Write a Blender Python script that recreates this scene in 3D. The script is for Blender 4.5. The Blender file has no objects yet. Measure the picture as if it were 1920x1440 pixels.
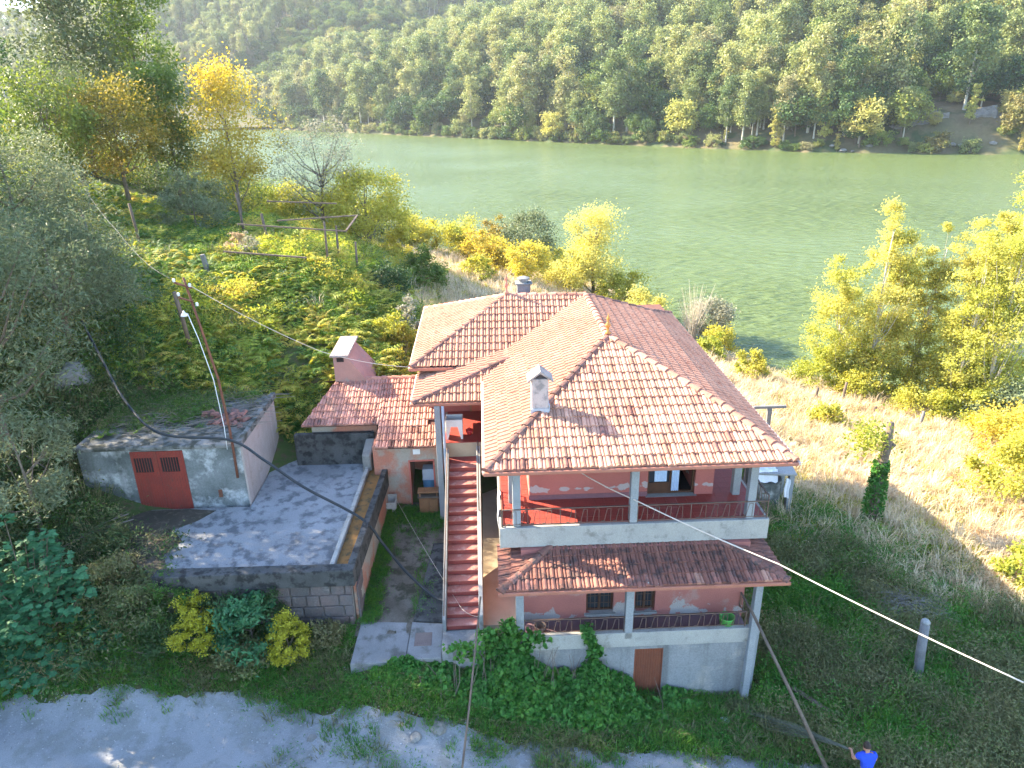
import bpy, bmesh, math, random
import numpy as np
from mathutils import Vector, Matrix, noise as mnoise
R = math.radians
scene = bpy.context.scene
COL = scene.collection

# ------------------------------------------------------------ camera, sky, sun, exposure
cd = bpy.data.cameras.new('camera'); cam = bpy.data.objects.new('camera', cd); COL.objects.link(cam)
cd.sensor_width = 36; cd.lens = 25.42; cd.clip_start = .2; cd.clip_end = 6000
_fw = Vector((.03397546, .92656115, -.37460659)); _rt = Vector((.99897395, -.04271498, -.01504898)); _up = Vector((.02994512, .37371093, .92706172))
cam.matrix_world = Matrix(((_rt.x, _up.x, -_fw.x, .13), (_rt.y, _up.y, -_fw.y, -18.24), (_rt.z, _up.z, -_fw.z, 17.86), (0, 0, 0, 1)))
scene.camera = cam

SUN = Vector((-2.15, 1.1, 1.56)).normalized()          # towards the sun
wd = bpy.data.worlds.new('World'); scene.world = wd; wd.use_nodes = True
nt = wd.node_tree; nt.nodes.clear()
sky = nt.nodes.new('ShaderNodeTexSky'); sky.sky_type = 'NISHITA'; sky.sun_disc = False
sky.sun_elevation = math.asin(SUN.z); sky.sun_rotation = math.atan2(SUN.x, SUN.y)
sky.altitude = 100; sky.air_density = 1.0; sky.dust_density = .5; sky.ozone_density = 3.0
bg = nt.nodes.new('ShaderNodeBackground'); bg.inputs[1].default_value = .15
wo = nt.nodes.new('ShaderNodeOutputWorld')
nt.links.new(sky.outputs[0], bg.inputs[0]); nt.links.new(bg.outputs[0], wo.inputs[0])
sd = bpy.data.lights.new('sun', 'SUN'); sd.energy = 5.0; sd.angle = R(.5); sd.color = (1.0, .87, .66)
so = bpy.data.objects.new('sun', sd); COL.objects.link(so); so.location = (-60, 40, 60)
so.rotation_euler = SUN.to_track_quat('Z', 'Y').to_euler()
vs = scene.view_settings
vs.view_transform = 'Standard'; vs.look = 'None'; vs.gamma = 1; vs.use_curve_mapping = False; vs.exposure = 2.5
cy = scene.cycles
cy.max_bounces = 5; cy.diffuse_bounces = 3; cy.glossy_bounces = 2; cy.transmission_bounces = 2; cy.transparent_max_bounces = 4
cy.volume_bounces = 0; cy.use_denoising = True; cy.sample_clamp_indirect = 6
try: cy.use_adaptive_sampling = True; cy.adaptive_threshold = .02
except Exception: pass

# ------------------------------------------------------------ helpers
def tag(o, label=None, cat=None, group=None, kind=None):
    if label: o['label'] = label
    if cat: o['category'] = cat
    if group: o['group'] = group
    if kind: o['kind'] = kind
    return o
def link(name, me, parent=None, m=None):
    o = bpy.data.objects.new(name, me); COL.objects.link(o)
    if parent is not None:
        o.parent = parent
        o.matrix_parent_inverse = Matrix.Translation(parent.location).inverted() if parent.type == 'EMPTY' and parent.parent is None else Matrix.Identity(4)
        if parent.parent is not None and parent.type == 'MESH': pass
    if m is not None:
        for x in (m if isinstance(m, (list, tuple)) else [m]): me.materials.append(x)
    return o
def empty(name, loc, label, cat, group=None):
    o = bpy.data.objects.new(name, None); COL.objects.link(o); o.location = loc; o.empty_display_size = .2
    return tag(o, label, cat, group)
def pset(o, parent):
    """parent keeping world coordinates (parents are unrotated and unscaled)"""
    o.parent = parent
    w = Vector(parent.location)
    p = parent.parent
    while p is not None: w += p.location; p = p.parent
    o.location = Vector(o.location) - w
    return o
class MB:
    """collects faces in world space; build() links ONE mesh object"""
    def __init__(s): s.v = []; s.f = []; s.mi = []; s.cur = 0
    def add(s, vs_, fs_):
        n = len(s.v); s.v += [tuple(p) for p in vs_]
        for f in fs_: s.f.append(tuple(i + n for i in f)); s.mi.append(s.cur)
        return s
    def box(s, x0, y0, z0, x1, y1, z1):
        return s.add([(x0,y0,z0),(x1,y0,z0),(x1,y1,z0),(x0,y1,z0),(x0,y0,z1),(x1,y0,z1),(x1,y1,z1),(x0,y1,z1)],
                     [(0,3,2,1),(4,5,6,7),(0,1,5,4),(1,2,6,5),(2,3,7,6),(3,0,4,7)])
    def bar(s, a, b, w, h=None, up=(0,0,1)):
        """square bar from a to b"""
        h = h or w; a = Vector(a); b = Vector(b); d = (b-a).normalized(); u = Vector(up)
        if abs(d.dot(u)) > .95: u = Vector((0,1,0))
        sx = d.cross(u).normalized()*w/2; sz = sx.cross(d).normalized()*h/2
        p = [a-sx-sz, a+sx-sz, a+sx+sz, a-sx+sz, b-sx-sz, b+sx-sz, b+sx+sz, b-sx+sz]
        return s.add(p, [(3,2,1,0),(4,5,6,7),(0,1,5,4),(1,2,6,5),(2,3,7,6),(3,0,4,7)])
    def tube(s, pts, rad, n=8, cap=True):
        pts = [Vector(p) for p in pts]; k = len(pts)
        rad = [rad]*k if not isinstance(rad, (list, tuple)) else rad
        vs_, fs_ = [], []; side = None
        for i, p in enumerate(pts):
            d = (pts[min(i+1,k-1)] - pts[max(i-1,0)]).normalized()
            if side is None: side = d.orthogonal().normalized()
            side = (side - d*side.dot(d)).normalized(); oth = d.cross(side)
            for j in range(n):
                a = 2*math.pi*j/n; vs_.append(p + (side*math.cos(a) + oth*math.sin(a))*rad[i])
        for i in range(k-1):
            for j in range(n):
                a = i*n+j; b = i*n+(j+1)%n; fs_.append((a, b, b+n, a+n))
        if cap: fs_.append(tuple(range(n))[::-1]); fs_.append(tuple((k-1)*n+j for j in range(n)))
        return s.add(vs_, fs_)
    def lathe(s, c, prof, n=12):
        c = Vector(c); vs_, fs_ = [], []
        for (r_, z) in prof:
            for j in range(n):
                a = 2*math.pi*j/n; vs_.append(c + Vector((r_*math.cos(a), r_*math.sin(a), z)))
        k = len(prof)
        for i in range(k-1):
            for j in range(n):
                a = i*n+j; b = i*n+(j+1)%n; fs_.append((a, b, b+n, a+n))
        fs_.append(tuple(range(n))[::-1]); fs_.append(tuple((k-1)*n+j for j in range(n)))
        return s.add(vs_, fs_)
    def prism(s, poly, z0, z1):
        n = len(poly)
        z0 = z0 if isinstance(z0, (list, tuple)) else [z0]*n; z1 = z1 if isinstance(z1, (list, tuple)) else [z1]*n
        vs_ = [(p[0],p[1],z0[i]) for i, p in enumerate(poly)] + [(p[0],p[1],z1[i]) for i, p in enumerate(poly)]
        fs_ = [tuple(range(n))[::-1], tuple(range(n, 2*n))] + [(i,(i+1)%n,(i+1)%n+n,i+n) for i in range(n)]
        return s.add(vs_, fs_)
    def quad(s, a, b, c, d): return s.add([a,b,c,d], [(0,1,2,3)])
    def mesh(s, name, smooth=False):
        me = bpy.data.meshes.new(name); me.from_pydata(s.v, [], s.f); me.update()
        if any(s.mi): me.polygons.foreach_set('material_index', s.mi)
        if smooth: me.polygons.foreach_set('use_smooth', [True]*len(me.polygons))
        return me
    def build(s, name, m, parent=None, smooth=False, bevel=0, origin=None):
        me = s.mesh(name, smooth)
        o = bpy.data.objects.new(name, me); COL.objects.link(o)
        for x in (m if isinstance(m, (list, tuple)) else [m]): me.materials.append(x)
        if origin is None:
            a = np.array(s.v); origin = ((a[:,0].min()+a[:,0].max())/2, (a[:,1].min()+a[:,1].max())/2, a[:,2].min())
        me.transform(Matrix.Translation(-Vector(origin))); o.location = origin
        if bevel:
            bv = o.modifiers.new('bevel', 'BEVEL'); bv.width = bevel; bv.segments = 1; bv.limit_method = 'ANGLE'; bv.angle_limit = R(40)
        if parent is not None: pset(o, parent)
        return o
def npmesh(name, V, F, mats=(), smooth=False, mi=None):
    """mesh from numpy arrays; F is (n,4) or (n,3)"""
    me = bpy.data.meshes.new(name); V = np.asarray(V, np.float32); F = np.asarray(F, np.int32)
    k = F.shape[1]
    me.vertices.add(len(V)); me.vertices.foreach_set('co', V.ravel())
    me.loops.add(F.size); me.loops.foreach_set('vertex_index', F.ravel())
    me.polygons.add(len(F)); me.polygons.foreach_set('loop_start', np.arange(0, F.size, k, dtype=np.int32))
    try: me.polygons.foreach_set('loop_total', np.full(len(F), k, np.int32))
    except Exception: pass
    if mi is not None: me.polygons.foreach_set('material_index', np.asarray(mi, np.int32))
    if smooth: me.polygons.foreach_set('use_smooth', np.ones(len(F), bool))
    me.update(calc_edges=True); me.validate()
    for m in mats: me.materials.append(m)
    return me

# ------------------------------------------------------------ materials
def _n(t, ty, **kw):
    n = t.nodes.new(ty)
    for k, v in kw.items(): setattr(n, k, v)
    return n
def c4(c): return (c[0], c[1], c[2], 1)
def pmat(name, c1, c2=None, scale=2., rough=.85, c3=None, scale2=12., amt2=.5, lo=.35, hi=.65, rnd=0., bump=0., bscale=40., spec=.3, streak=None, spots=None, coord='pos', detail=6., flake=None):
    """procedural surface: c1/c2 blended by large noise, c3 blotches by a second noise, random value per object, fine bump"""
    m = bpy.data.materials.new(name); m.use_nodes = True; t = m.node_tree; L = t.links; t.nodes.clear()
    out = _n(t, 'ShaderNodeOutputMaterial'); b = _n(t, 'ShaderNodeBsdfPrincipled'); L.new(b.outputs[0], out.inputs[0])
    b.inputs['Roughness'].default_value = rough; b.inputs['Specular IOR Level'].default_value = spec
    geo = _n(t, 'ShaderNodeNewGeometry') if coord == 'pos' else _n(t, 'ShaderNodeTexCoord')
    vec = geo.outputs['Position'] if coord == 'pos' else geo.outputs['Object']
    def noise_(sc, det=detail, v=vec, rg=.6):
        n = _n(t, 'ShaderNodeTexNoise'); n.inputs['Scale'].default_value = sc; n.inputs['Detail'].default_value = det; n.inputs['Roughness'].default_value = rg
        L.new(v, n.inputs['Vector']); return n.outputs[0]
    def ramp(f, a, z):
        mr = _n(t, 'ShaderNodeMapRange'); mr.inputs[1].default_value = a; mr.inputs[2].default_value = z; L.new(f, mr.inputs[0]); return mr.outputs[0]
    def mix(f, a, z, ty='MIX'):
        x = _n(t, 'ShaderNodeMix', data_type='RGBA', blend_type=ty)
        if isinstance(f, float): x.inputs[0].default_value = f
        else: L.new(f, x.inputs[0])
        for q, i in ((a, 6), (z, 7)):
            if isinstance(q, tuple): x.inputs[i].default_value = c4(q)
            else: L.new(q, x.inputs[i])
        return x.outputs[2]
    c2 = c2 or c1
    colr = mix(ramp(noise_(scale), lo, hi), tuple(c1), tuple(c2))
    if c3:
        f = ramp(noise_(scale2), 1-amt2-.06, 1-amt2+.06); colr = mix(f, colr, tuple(c3))
    if flake:                                    # render flaked off near a given height: (colour, z, spread, noise scale)
        sz = _n(t, 'ShaderNodeSeparateXYZ'); L.new(vec, sz.inputs[0])
        fa = _n(t, 'ShaderNodeMath', operation='SUBTRACT'); L.new(sz.outputs[2], fa.inputs[0]); fa.inputs[1].default_value = flake[1]
        fb = _n(t, 'ShaderNodeMath', operation='ABSOLUTE'); L.new(fa.outputs[0], fb.inputs[0])
        fc = _n(t, 'ShaderNodeMath', operation='MULTIPLY_ADD'); L.new(fb.outputs[0], fc.inputs[0]); fc.inputs[1].default_value = -.22/flake[2]; L.new(noise_(flake[3], 8, rg=.62), fc.inputs[2])
        colr = mix(ramp(fc.outputs[0], flake[4], flake[4]+.025), colr, tuple(flake[0]))
    if streak:                                   # vertical run-off streaks
        mp = _n(t, 'ShaderNodeMapping'); mp.inputs['Scale'].default_value = (streak[1], streak[1], streak[1]*.06); L.new(vec, mp.inputs[0])
        f = ramp(noise_(1., v=mp.outputs[0]), .5, .72); 
        mm = _n(t, 'ShaderNodeMath', operation='MULTIPLY'); L.new(f, mm.inputs[0]); mm.inputs[1].default_value = streak[2] if len(streak) > 2 else .7
        colr = mix(mm.outputs[0], colr, tuple(streak[0]))
    if spots:                                    # lichen / flaking spots (colour, scale, threshold)
        vo = _n(t, 'ShaderNodeTexVoronoi'); vo.inputs['Scale'].default_value = spots[1]; L.new(vec, vo.inputs['Vector'])
        nn = noise_(spots[1]*2.5)
        ad = _n(t, 'ShaderNodeMath', operation='MULTIPLY_ADD'); L.new(nn, ad.inputs[0]); ad.inputs[1].default_value = .5; L.new(vo.outputs[0], ad.inputs[2])
        colr = mix(ramp(ad.outputs[0], spots[2]+.04, spots[2]), colr, tuple(spots[0]))
    # fine mottling so nothing is flat
    f = ramp(noise_(bscale, 4), .25, .75)
    mo = _n(t, 'ShaderNodeMapRange'); mo.inputs[3].default_value = .78; mo.inputs[4].default_value = 1.18; L.new(f, mo.inputs[0])
    if rnd:
        oi = _n(t, 'ShaderNodeObjectInfo'); rr = _n(t, 'ShaderNodeMapRange'); rr.inputs[3].default_value = 1-rnd; rr.inputs[4].default_value = 1+rnd
        L.new(oi.outputs['Random'], rr.inputs[0]); mu = _n(t, 'ShaderNodeMath', operation='MULTIPLY'); L.new(rr.outputs[0], mu.inputs[0]); L.new(mo.outputs[0], mu.inputs[1]); val = mu.outputs[0]
    else: val = mo.outputs[0]
    hs = _n(t, 'ShaderNodeHueSaturation'); L.new(colr, hs.inputs['Color']); L.new(val, hs.inputs['Value'])
    L.new(hs.outputs[0], b.inputs['Base Color'])
    if bump:
        bp = _n(t, 'ShaderNodeBump'); bp.inputs['Strength'].default_value = bump; bp.inputs['Distance'].default_value = .02
        L.new(noise_(bscale, 5), bp.inputs['Height']); L.new(bp.outputs[0], b.inputs['Normal'])
    return m
def leafmat(name, cols, scale=.6, rnd=.25, trans=.35, rough=.6, clump=2.5, orand=.55):
    """foliage: colours spread by object/instance random and by noise in space, light shining through"""
    m = bpy.data.materials.new(name); m.use_nodes = True; t = m.node_tree; L = t.links; t.nodes.clear()
    out = _n(t, 'ShaderNodeOutputMaterial')
    geo = _n(t, 'ShaderNodeNewGeometry'); oi = _n(t, 'ShaderNodeObjectInfo')
    n1 = _n(t, 'ShaderNodeTexNoise'); n1.inputs['Scale'].default_value = scale; n1.inputs['Detail'].default_value = 3; L.new(geo.outputs['Position'], n1.inputs['Vector'])
    n2 = _n(t, 'ShaderNodeTexNoise'); n2.inputs['Scale'].default_value = clump*4; n2.inputs['Detail'].default_value = 1; L.new(geo.outputs['Position'], n2.inputs['Vector'])
    a = _n(t, 'ShaderNodeMath', operation='MULTIPLY_ADD'); L.new(n2.outputs[0], a.inputs[0]); a.inputs[1].default_value = .9; L.new(n1.outputs[0], a.inputs[2])
    b = _n(t, 'ShaderNodeMath', operation='MULTIPLY_ADD'); L.new(oi.outputs['Random'], b.inputs[0]); b.inputs[1].default_value = orand; L.new(a.outputs[0], b.inputs[2])
    mr = _n(t, 'ShaderNodeMapRange'); mr.inputs[1].default_value = .7+.3*(orand > .6); mr.inputs[2].default_value = 1.75+.2*(orand > .6); L.new(b.outputs[0], mr.inputs[0])
    cr = _n(t, 'ShaderNodeValToRGB'); e = cr.color_ramp.elements
    k = len(cols)
    e[0].color = c4(cols[0]); e[0].position = 0; e[1].color = c4(cols[-1]); e[1].position = 1
    for i in range(1, k-1):
        q = e.new(i/(k-1)); q.color = c4(cols[i])
    L.new(mr.outputs[0], cr.inputs[0])
    rr = _n(t, 'ShaderNodeMapRange'); rr.inputs[3].default_value = 1-rnd; rr.inputs[4].default_value = 1+rnd
    wn = _n(t, 'ShaderNodeTexWhiteNoise', noise_dimensions='3D')
    sn = _n(t, 'ShaderNodeVectorMath', operation='SNAP'); sn.inputs[1].default_value = (.07,.07,.07); L.new(geo.outputs['Position'], sn.inputs[0]); L.new(sn.outputs[0], wn.inputs[0])
    L.new(wn.outputs[0], rr.inputs[0])
    hs = _n(t, 'ShaderNodeHueSaturation'); L.new(cr.outputs[0], hs.inputs['Color']); L.new(rr.outputs[0], hs.inputs['Value'])
    pb = _n(t, 'ShaderNodeBsdfPrincipled'); pb.inputs['Roughness'].default_value = rough; pb.inputs['Specular IOR Level'].default_value = .25
    tr = _n(t, 'ShaderNodeBsdfTranslucent'); L.new(hs.outputs[0], pb.inputs['Base Color'])
    h2 = _n(t, 'ShaderNodeHueSaturation'); h2.inputs['Hue'].default_value = .49; h2.inputs['Saturation'].default_value = 1.1; h2.inputs['Value'].default_value = 1.3
    L.new(hs.outputs[0], h2.inputs['Color']); L.new(h2.outputs[0], tr.inputs[0])
    mx = _n(t, 'ShaderNodeMixShader'); mx.inputs[0].default_value = trans; L.new(pb.outputs[0], mx.inputs[1]); L.new(tr.outputs[0], mx.inputs[2])
    L.new(mx.outputs[0], out.inputs[0])
    return m

M = {}
M['plaster'] = pmat('pink plaster', (.40,.15,.12), (.33,.125,.105), .8, .9, c3=(.36,.25,.22), scale2=.75, amt2=.36, flake=((.34,.31,.29), 2.3, .8, 1.1, .47), bump=.3, bscale=30)
M['plaster_up'] = pmat('red pink plaster', (.42,.135,.11), (.36,.115,.095), .7, .9, flake=((.40,.33,.31), 5.98, .22, 1.5, .47), bump=.25, bscale=30)
M['annex_wall'] = pmat('worn salmon plaster', (.45,.16,.10), (.42,.20,.13), .9, .92, c3=(.36,.31,.25), scale2=.75, amt2=.5, bump=.4, bscale=24, streak=((.16,.13,.10), 1.3, .5))
M['concrete'] = pmat('pale concrete', (.34,.33,.31), (.26,.26,.245), 1.4, .92, c3=(.5,.49,.47), scale2=3, amt2=.3, bump=.35, bscale=30, streak=((.2,.19,.17), 2.0, .5))
M['conc_band'] = pmat('pale cream concrete band', (.38,.36,.315), (.31,.30,.27), 1.2, .9, c3=(.22,.205,.175), scale2=2.4, amt2=.38, bump=.3, bscale=35, streak=((.25,.23,.2), 1.7, .4))
M['column'] = pmat('grey painted column', (.29,.30,.30), (.24,.25,.255), 1.6, .85, bump=.2, bscale=30, streak=((.24,.23,.21), 2.5, .35))
M['basewall'] = pmat('weathered grey render', (.25,.25,.245), (.18,.18,.175), .9, .93, c3=(.33,.30,.26), scale2=1.0, amt2=.43, bump=.4, bscale=22, streak=((.09,.088,.08), 1.6, .8))
M['floortile'] = pmat('red floor tiles', (.33,.055,.04), (.27,.05,.04), 2, .45, c3=(.38,.09,.07), scale2=5, amt2=.3, bscale=20)
M['tread'] = pmat('pale pink tread', (.40,.16,.125), (.34,.115,.09), 2.2, .75, c3=(.46,.24,.2), scale2=4, amt2=.42, bump=.2, bscale=25)  # paler pink than the risers, with lighter blotches
M['step'] = pmat('red step paint', (.30,.065,.05), (.23,.05,.045), 2.2, .7, c3=(.36,.12,.095), scale2=4, amt2=.3, bump=.2, bscale=25)
TILE = dict(scale=.9, rough=.88, rnd=.3, bump=.35, bscale=60)
M['tile'] = pmat('pale clay roof tile', (.51,.275,.185), (.44,.215,.14), c3=(.35,.145,.09), scale2=5, amt2=.40, spots=((.27,.19,.145), 4.5, .19), **TILE)
M['tile_dark'] = pmat('weathered clay roof tile', (.32,.135,.095), (.23,.10,.075), c3=(.12,.07,.06), scale2=3.5, amt2=.45, spots=((.36,.37,.31), 3.6, .27), **TILE)
M['ridge'] = pmat('clay ridge tile', (.50,.24,.165), (.40,.17,.115), c3=(.2,.11,.085), scale2=7, amt2=.36, **TILE)
M['ridge_dark'] = pmat('blackened clay ridge tile', (.26,.115,.085), (.17,.085,.065), c3=(.10,.07,.06), scale2=7, amt2=.45, **TILE)
M['deck'] = pmat('roof underlay', (.16,.07,.05), (.11,.05,.04), 3, .95)
M['gutter'] = pmat('brown metal gutter', (.42,.17,.11), (.36,.14,.09), 3, .5)
M['gutter_w'] = pmat('pale metal gutter edge', (.66,.5,.42), (.6,.44,.36), 3, .5)
M['redsteel'] = pmat('rusty red steel sheet', (.27,.045,.03), (.21,.04,.03), 2, .6, c3=(.16,.06,.04), scale2=5, amt2=.35, streak=((.12,.05,.03), 4, .5))
M['browndoor'] = pmat('brown steel door', (.23,.075,.04), (.18,.06,.035), 2, .6, streak=((.33,.14,.07), 5, .4))
M['rust'] = pmat('rusty pipe', (.20,.075,.04), (.13,.05,.03), 5, .8, c3=(.08,.04,.03), scale2=12, amt2=.4)
M['iron'] = pmat('dark painted iron', (.10,.075,.065), (.16,.09,.06), 6, .6)
M['wood'] = pmat('weathered wood', (.17,.125,.09), (.11,.08,.06), 4, .85, c3=(.1,.07,.05), scale2=9, amt2=.35, bump=.3)
M['cabinet'] = pmat('brown wooden cabinet', (.30,.15,.07), (.23,.11,.05), 3, .6, c3=(.15,.08,.05), scale2=9, amt2=.35)
M['darkwood'] = pmat('dark brown window wood', (.10,.045,.025), (.075,.035,.02), 5, .5)
M['dark'] = pmat('painted interior shade', (.02,.018,.017), (.03,.026,.024), 2, .9)  # near-black colour standing in for the shade of interiors
M['room'] = pmat('dim interior wall', (.20,.16,.13), (.15,.12,.1), 2, .9)
M['white'] = pmat('white ceramic', (.78,.77,.74), (.7,.69,.66), 3, .4)
M['cloth'] = pmat('white cloth', (.75,.75,.76), (.68,.69,.71), 4, .9)
M['curtain'] = pmat('pale blue curtain', (.50,.62,.78), (.42,.54,.72), 3, .9)
M['stone'] = pmat('old stone basin', (.45,.42,.38), (.34,.32,.29), 3, .9, c3=(.22,.2,.17), scale2=6, amt2=.35, bump=.4)
M['shedwall'] = pmat('grimy whitewashed shed wall', (.20,.21,.20), (.10,.11,.10), 1.1, .95, c3=(.42,.42,.40), scale2=1.3, amt2=.43, bump=.6, bscale=18, streak=((.07,.075,.06), 1.6, .8))
M['shedside'] = pmat('pinkish shed side wall', (.44,.36,.32), (.36,.30,.26), .9, .93, c3=(.3,.24,.2), scale2=1.5, amt2=.35, bump=.3, streak=((.25,.18,.14), 1.5, .5))
M['shedroof'] = pmat('dirty concrete roof slab', (.22,.21,.19), (.12,.115,.10), 1.2, .95, c3=(.06,.06,.045), scale2=2.4, amt2=.48, bump=.4)
M['terrace'] = pmat('blotched concrete terrace', (.29,.29,.285), (.20,.20,.197), .45, .95, c3=(.12,.123,.126), scale2=2.2, amt2=.45, bump=.4, bscale=20, detail=11)
M['parapet'] = pmat('lichened concrete parapet', (.085,.083,.078), (.05,.05,.047), 1.6, .95, c3=(.025,.025,.023), scale2=3.5, amt2=.46, spots=((.30,.29,.26), 5, .15), bump=.4)
M['moss'] = pmat('rusty orange moss', (.26,.12,.035), (.16,.09,.03), 2, .95, c3=(.07,.055,.03), scale2=4, amt2=.4, bump=.5)
M['stonewall'] = pmat('pinkish granite wall', (.15,.105,.095), (.095,.09,.087), 1.5, .92, c3=(.2,.17,.16), scale2=3, amt2=.35, rnd=.15, bump=.5, bscale=18)
M['mortar'] = pmat('wall mortar', (.27,.23,.2), (.2,.18,.16), 3, .95)
M['yard'] = pmat('mossy dirty yard concrete', (.17,.14,.11), (.085,.07,.05), .8, .95, c3=(.055,.05,.03), scale2=2.2, amt2=.47, bump=.5, bscale=25)
M['pad'] = pmat('worn concrete pad', (.24,.23,.22), (.18,.175,.165), 1, .93, c3=(.12,.115,.10), scale2=1.6, amt2=.43, bump=.3)
M['manhole'] = pmat('rusty manhole cover', (.19,.14,.12), (.15,.11,.095), 3, .9)
M['path'] = pmat('beige concrete passage', (.44,.35,.24), (.38,.30,.2), 1.5, .9, c3=(.28,.22,.14), scale2=3, amt2=.3)
M['blackcable'] = pmat('black rubber cable', (.025,.028,.03), (.035,.038,.04), 4, .5)
M['whitecable'] = pmat('pale service cable', (.70,.58,.47), (.62,.52,.42), 4, .5)
M['greyplastic'] = pmat('grey plastic pipe', (.45,.46,.48), (.4,.41,.43), 3, .45)
M['green'] = pmat('green plastic', (.10,.36,.07), (.08,.3,.06), 3, .45)
M['blue'] = pmat('blue plastic', (.12,.26,.38), (.1,.22,.33), 3, .5)
M['redplastic'] = pmat('red pot', (.5,.03,.03), (.42,.03,.03), 4, .4)
M['bark'] = pmat('grey brown bark', (.20,.155,.11), (.12,.09,.065), 5, .95, c3=(.28,.25,.2), scale2=9, amt2=.3, bump=.6)
M['palebark'] = pmat('pale poplar bark', (.55,.50,.40), (.42,.38,.3), 3, .9, c3=(.2,.17,.13), scale2=8, amt2=.3)
M['postconc'] = pmat('old concrete post', (.20,.195,.19), (.14,.135,.13), 3, .93, spots=((.45,.45,.42), 8, .2), bump=.5)
M['cut'] = pmat('fresh cut wood end', (.45,.33,.2), (.38,.27,.16), 6, .9)
M['rock'] = pmat('pale rock', (.26,.24,.21), (.18,.165,.145), .8, .95, c3=(.16,.15,.13), scale2=2, amt2=.4, bump=.6)
M['finial'] = pmat('glazed ochre finial', (.55,.24,.05), (.45,.19,.06), 8, .5)
M['roofstick'] = pmat('dry grey sticks', (.26,.22,.18), (.18,.15,.12), 5, .95)

# ------------------------------------------------------------ terrain
# TERRAIN BEGIN
CP = np.array([
 # road and front
 (-22,-2,1.6),(-15,-.3,1.15),(-15,-4,1.1),(-10,-1.5,1.0),(-10,-6,1.0),(-5,-1.7,.85),(-5,-6,.9),(0,-2.8,.45),(0,-8,.5),(5,-2.2,-.02),(4,-6,.1),(9,-2.2,-.3),(10,-5,-.25),
 (14,-9,-.4),(25,-6,-.9),(-12,-16,1.2),(-24,-12,2),(0,-18,.6),(14,-18,-.2),(30,-18,-1.2),(45,-10,-1.8),(-35,-8,5),
 # bank below terrace, yard
 (-9,.3,2.0),(-12,1,2.7),(-6,.4,1.7),(-3,-1.15,1.72),(-2,-2.0,1.15),(-4,-1.8,1.2),(-3,3,1.85),(-3,7,2.25),(-1.5,1,1.8),(1,-1.4,.55),(4.5,-.9,.0),(8,-.9,-.3),(-14,3,3.4),(-13,4.6,3.6),(-16,1,3.2),(-18,-.5,2.4),
 # hill on the left
 (-9,7,3.6),(-12,9,4.8),(-12,11,6.4),(-15.5,7,5.6),(-16.5,4,5.0),(-7.5,10.8,4.2),(-7.6,13.2,6.2),(-5,12.6,5.8),(-9.2,16.4,7.7),(-12,15,7.9),(-11.1,17,8.3),(-8.6,22,8.9),(-13.9,19,9.2),(-19,10,9.0),(-25,15,11.0),(-19.2,23,9.9),
 (-12.2,33.7,9.0),(-5.9,20,7.0),(-3.7,17.8,5.0),(-18.2,36.4,9.4),(-28,30,12.0),(-42,38,18),(-42,12,21),(-30,2,12),(-30,55,9.5),(-50,70,12),(-75,60,22),(-80,20,32),
 # behind the house, towards the river
 (3,19,3.0),(5,28,2.8),(-2.5,27,4.4),(-1.8,36,4.0),(-8.8,38,6.6),(-2.1,47,3.4),(3.5,40,2.6),(9,24,1.5),(10,40,.3),(2,56,.6),(-9,54,4.0),(-20,55,7),(12.5,50,-1.6),(-4,66,.2),(-16,72,2.5),(-32,82,5),(-50,100,6),(-85,110,14),(-90,150,2),
 # field on the right
 (10,5,.1),(10,12,.7),(12.5,18,.3),(16,9,.0),(20,5,-.3),(20,15,-.6),(18,22,-.9),(25,10,-.9),(30,5,-1.2),(24,27,-2.0),(31,18,-1.9),(36,8,-1.8),(50,0,-2.2),
 # shoreline and river bed
 (22.3,34,-3),(17.5,54,-3),(34.5,24,-3),(45,17,-3),(70,8,-3.2),(11,66,-3),(2,77,-3),(-12,87,-3),(-30,105,-3),(-60,140,-3),(-105,190,-3),(-160,260,-3),
 (29,42,-5.5),(25,65,-6),(42,32,-6),(60,24,-6.5),(90,20,-6.5),(20,85,-6.5),(5,100,-6.5),(-20,125,-6.5),(-50,170,-6.5),(-100,240,-6.5),(-150,320,-6.5),(60,100,-9),(30,180,-9),(-30,300,-9),(100,60,-9),
], float)
def _tk(r2): return np.where(r2 > 1e-12, .5*r2*np.log(np.maximum(r2, 1e-12)), 0)
def _fit(P, lam=1.2):
    n = len(P); d = ((P[:,None,:2]-P[None,:,:2])**2).sum(-1); K = _tk(d) + np.eye(n)*lam
    Q = np.c_[np.ones(n), P[:,:2]]; A = np.block([[K, Q],[Q.T, np.zeros((3,3))]])
    return np.linalg.solve(A, np.r_[P[:,2], 0,0,0])
_W = _fit(CP)
def ground(x, y):
    x = np.asarray(x, float); y = np.asarray(y, float); sh = np.broadcast(x, y).shape
    X = np.broadcast_to(x, sh).ravel(); Y = np.broadcast_to(y, sh).ravel(); out = np.empty(X.size)
    for i in range(0, X.size, 20000):
        a = X[i:i+20000]; b = Y[i:i+20000]
        d = (a[:,None]-CP[None,:,0])**2 + (b[:,None]-CP[None,:,1])**2
        out[i:i+20000] = _tk(d)@_W[:-3] + _W[-3] + _W[-2]*a + _W[-1]*b
    out = np.clip(out, -9, 45)
    return out.reshape(sh) if sh else float(out[0])
WATER = -3.0
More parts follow.
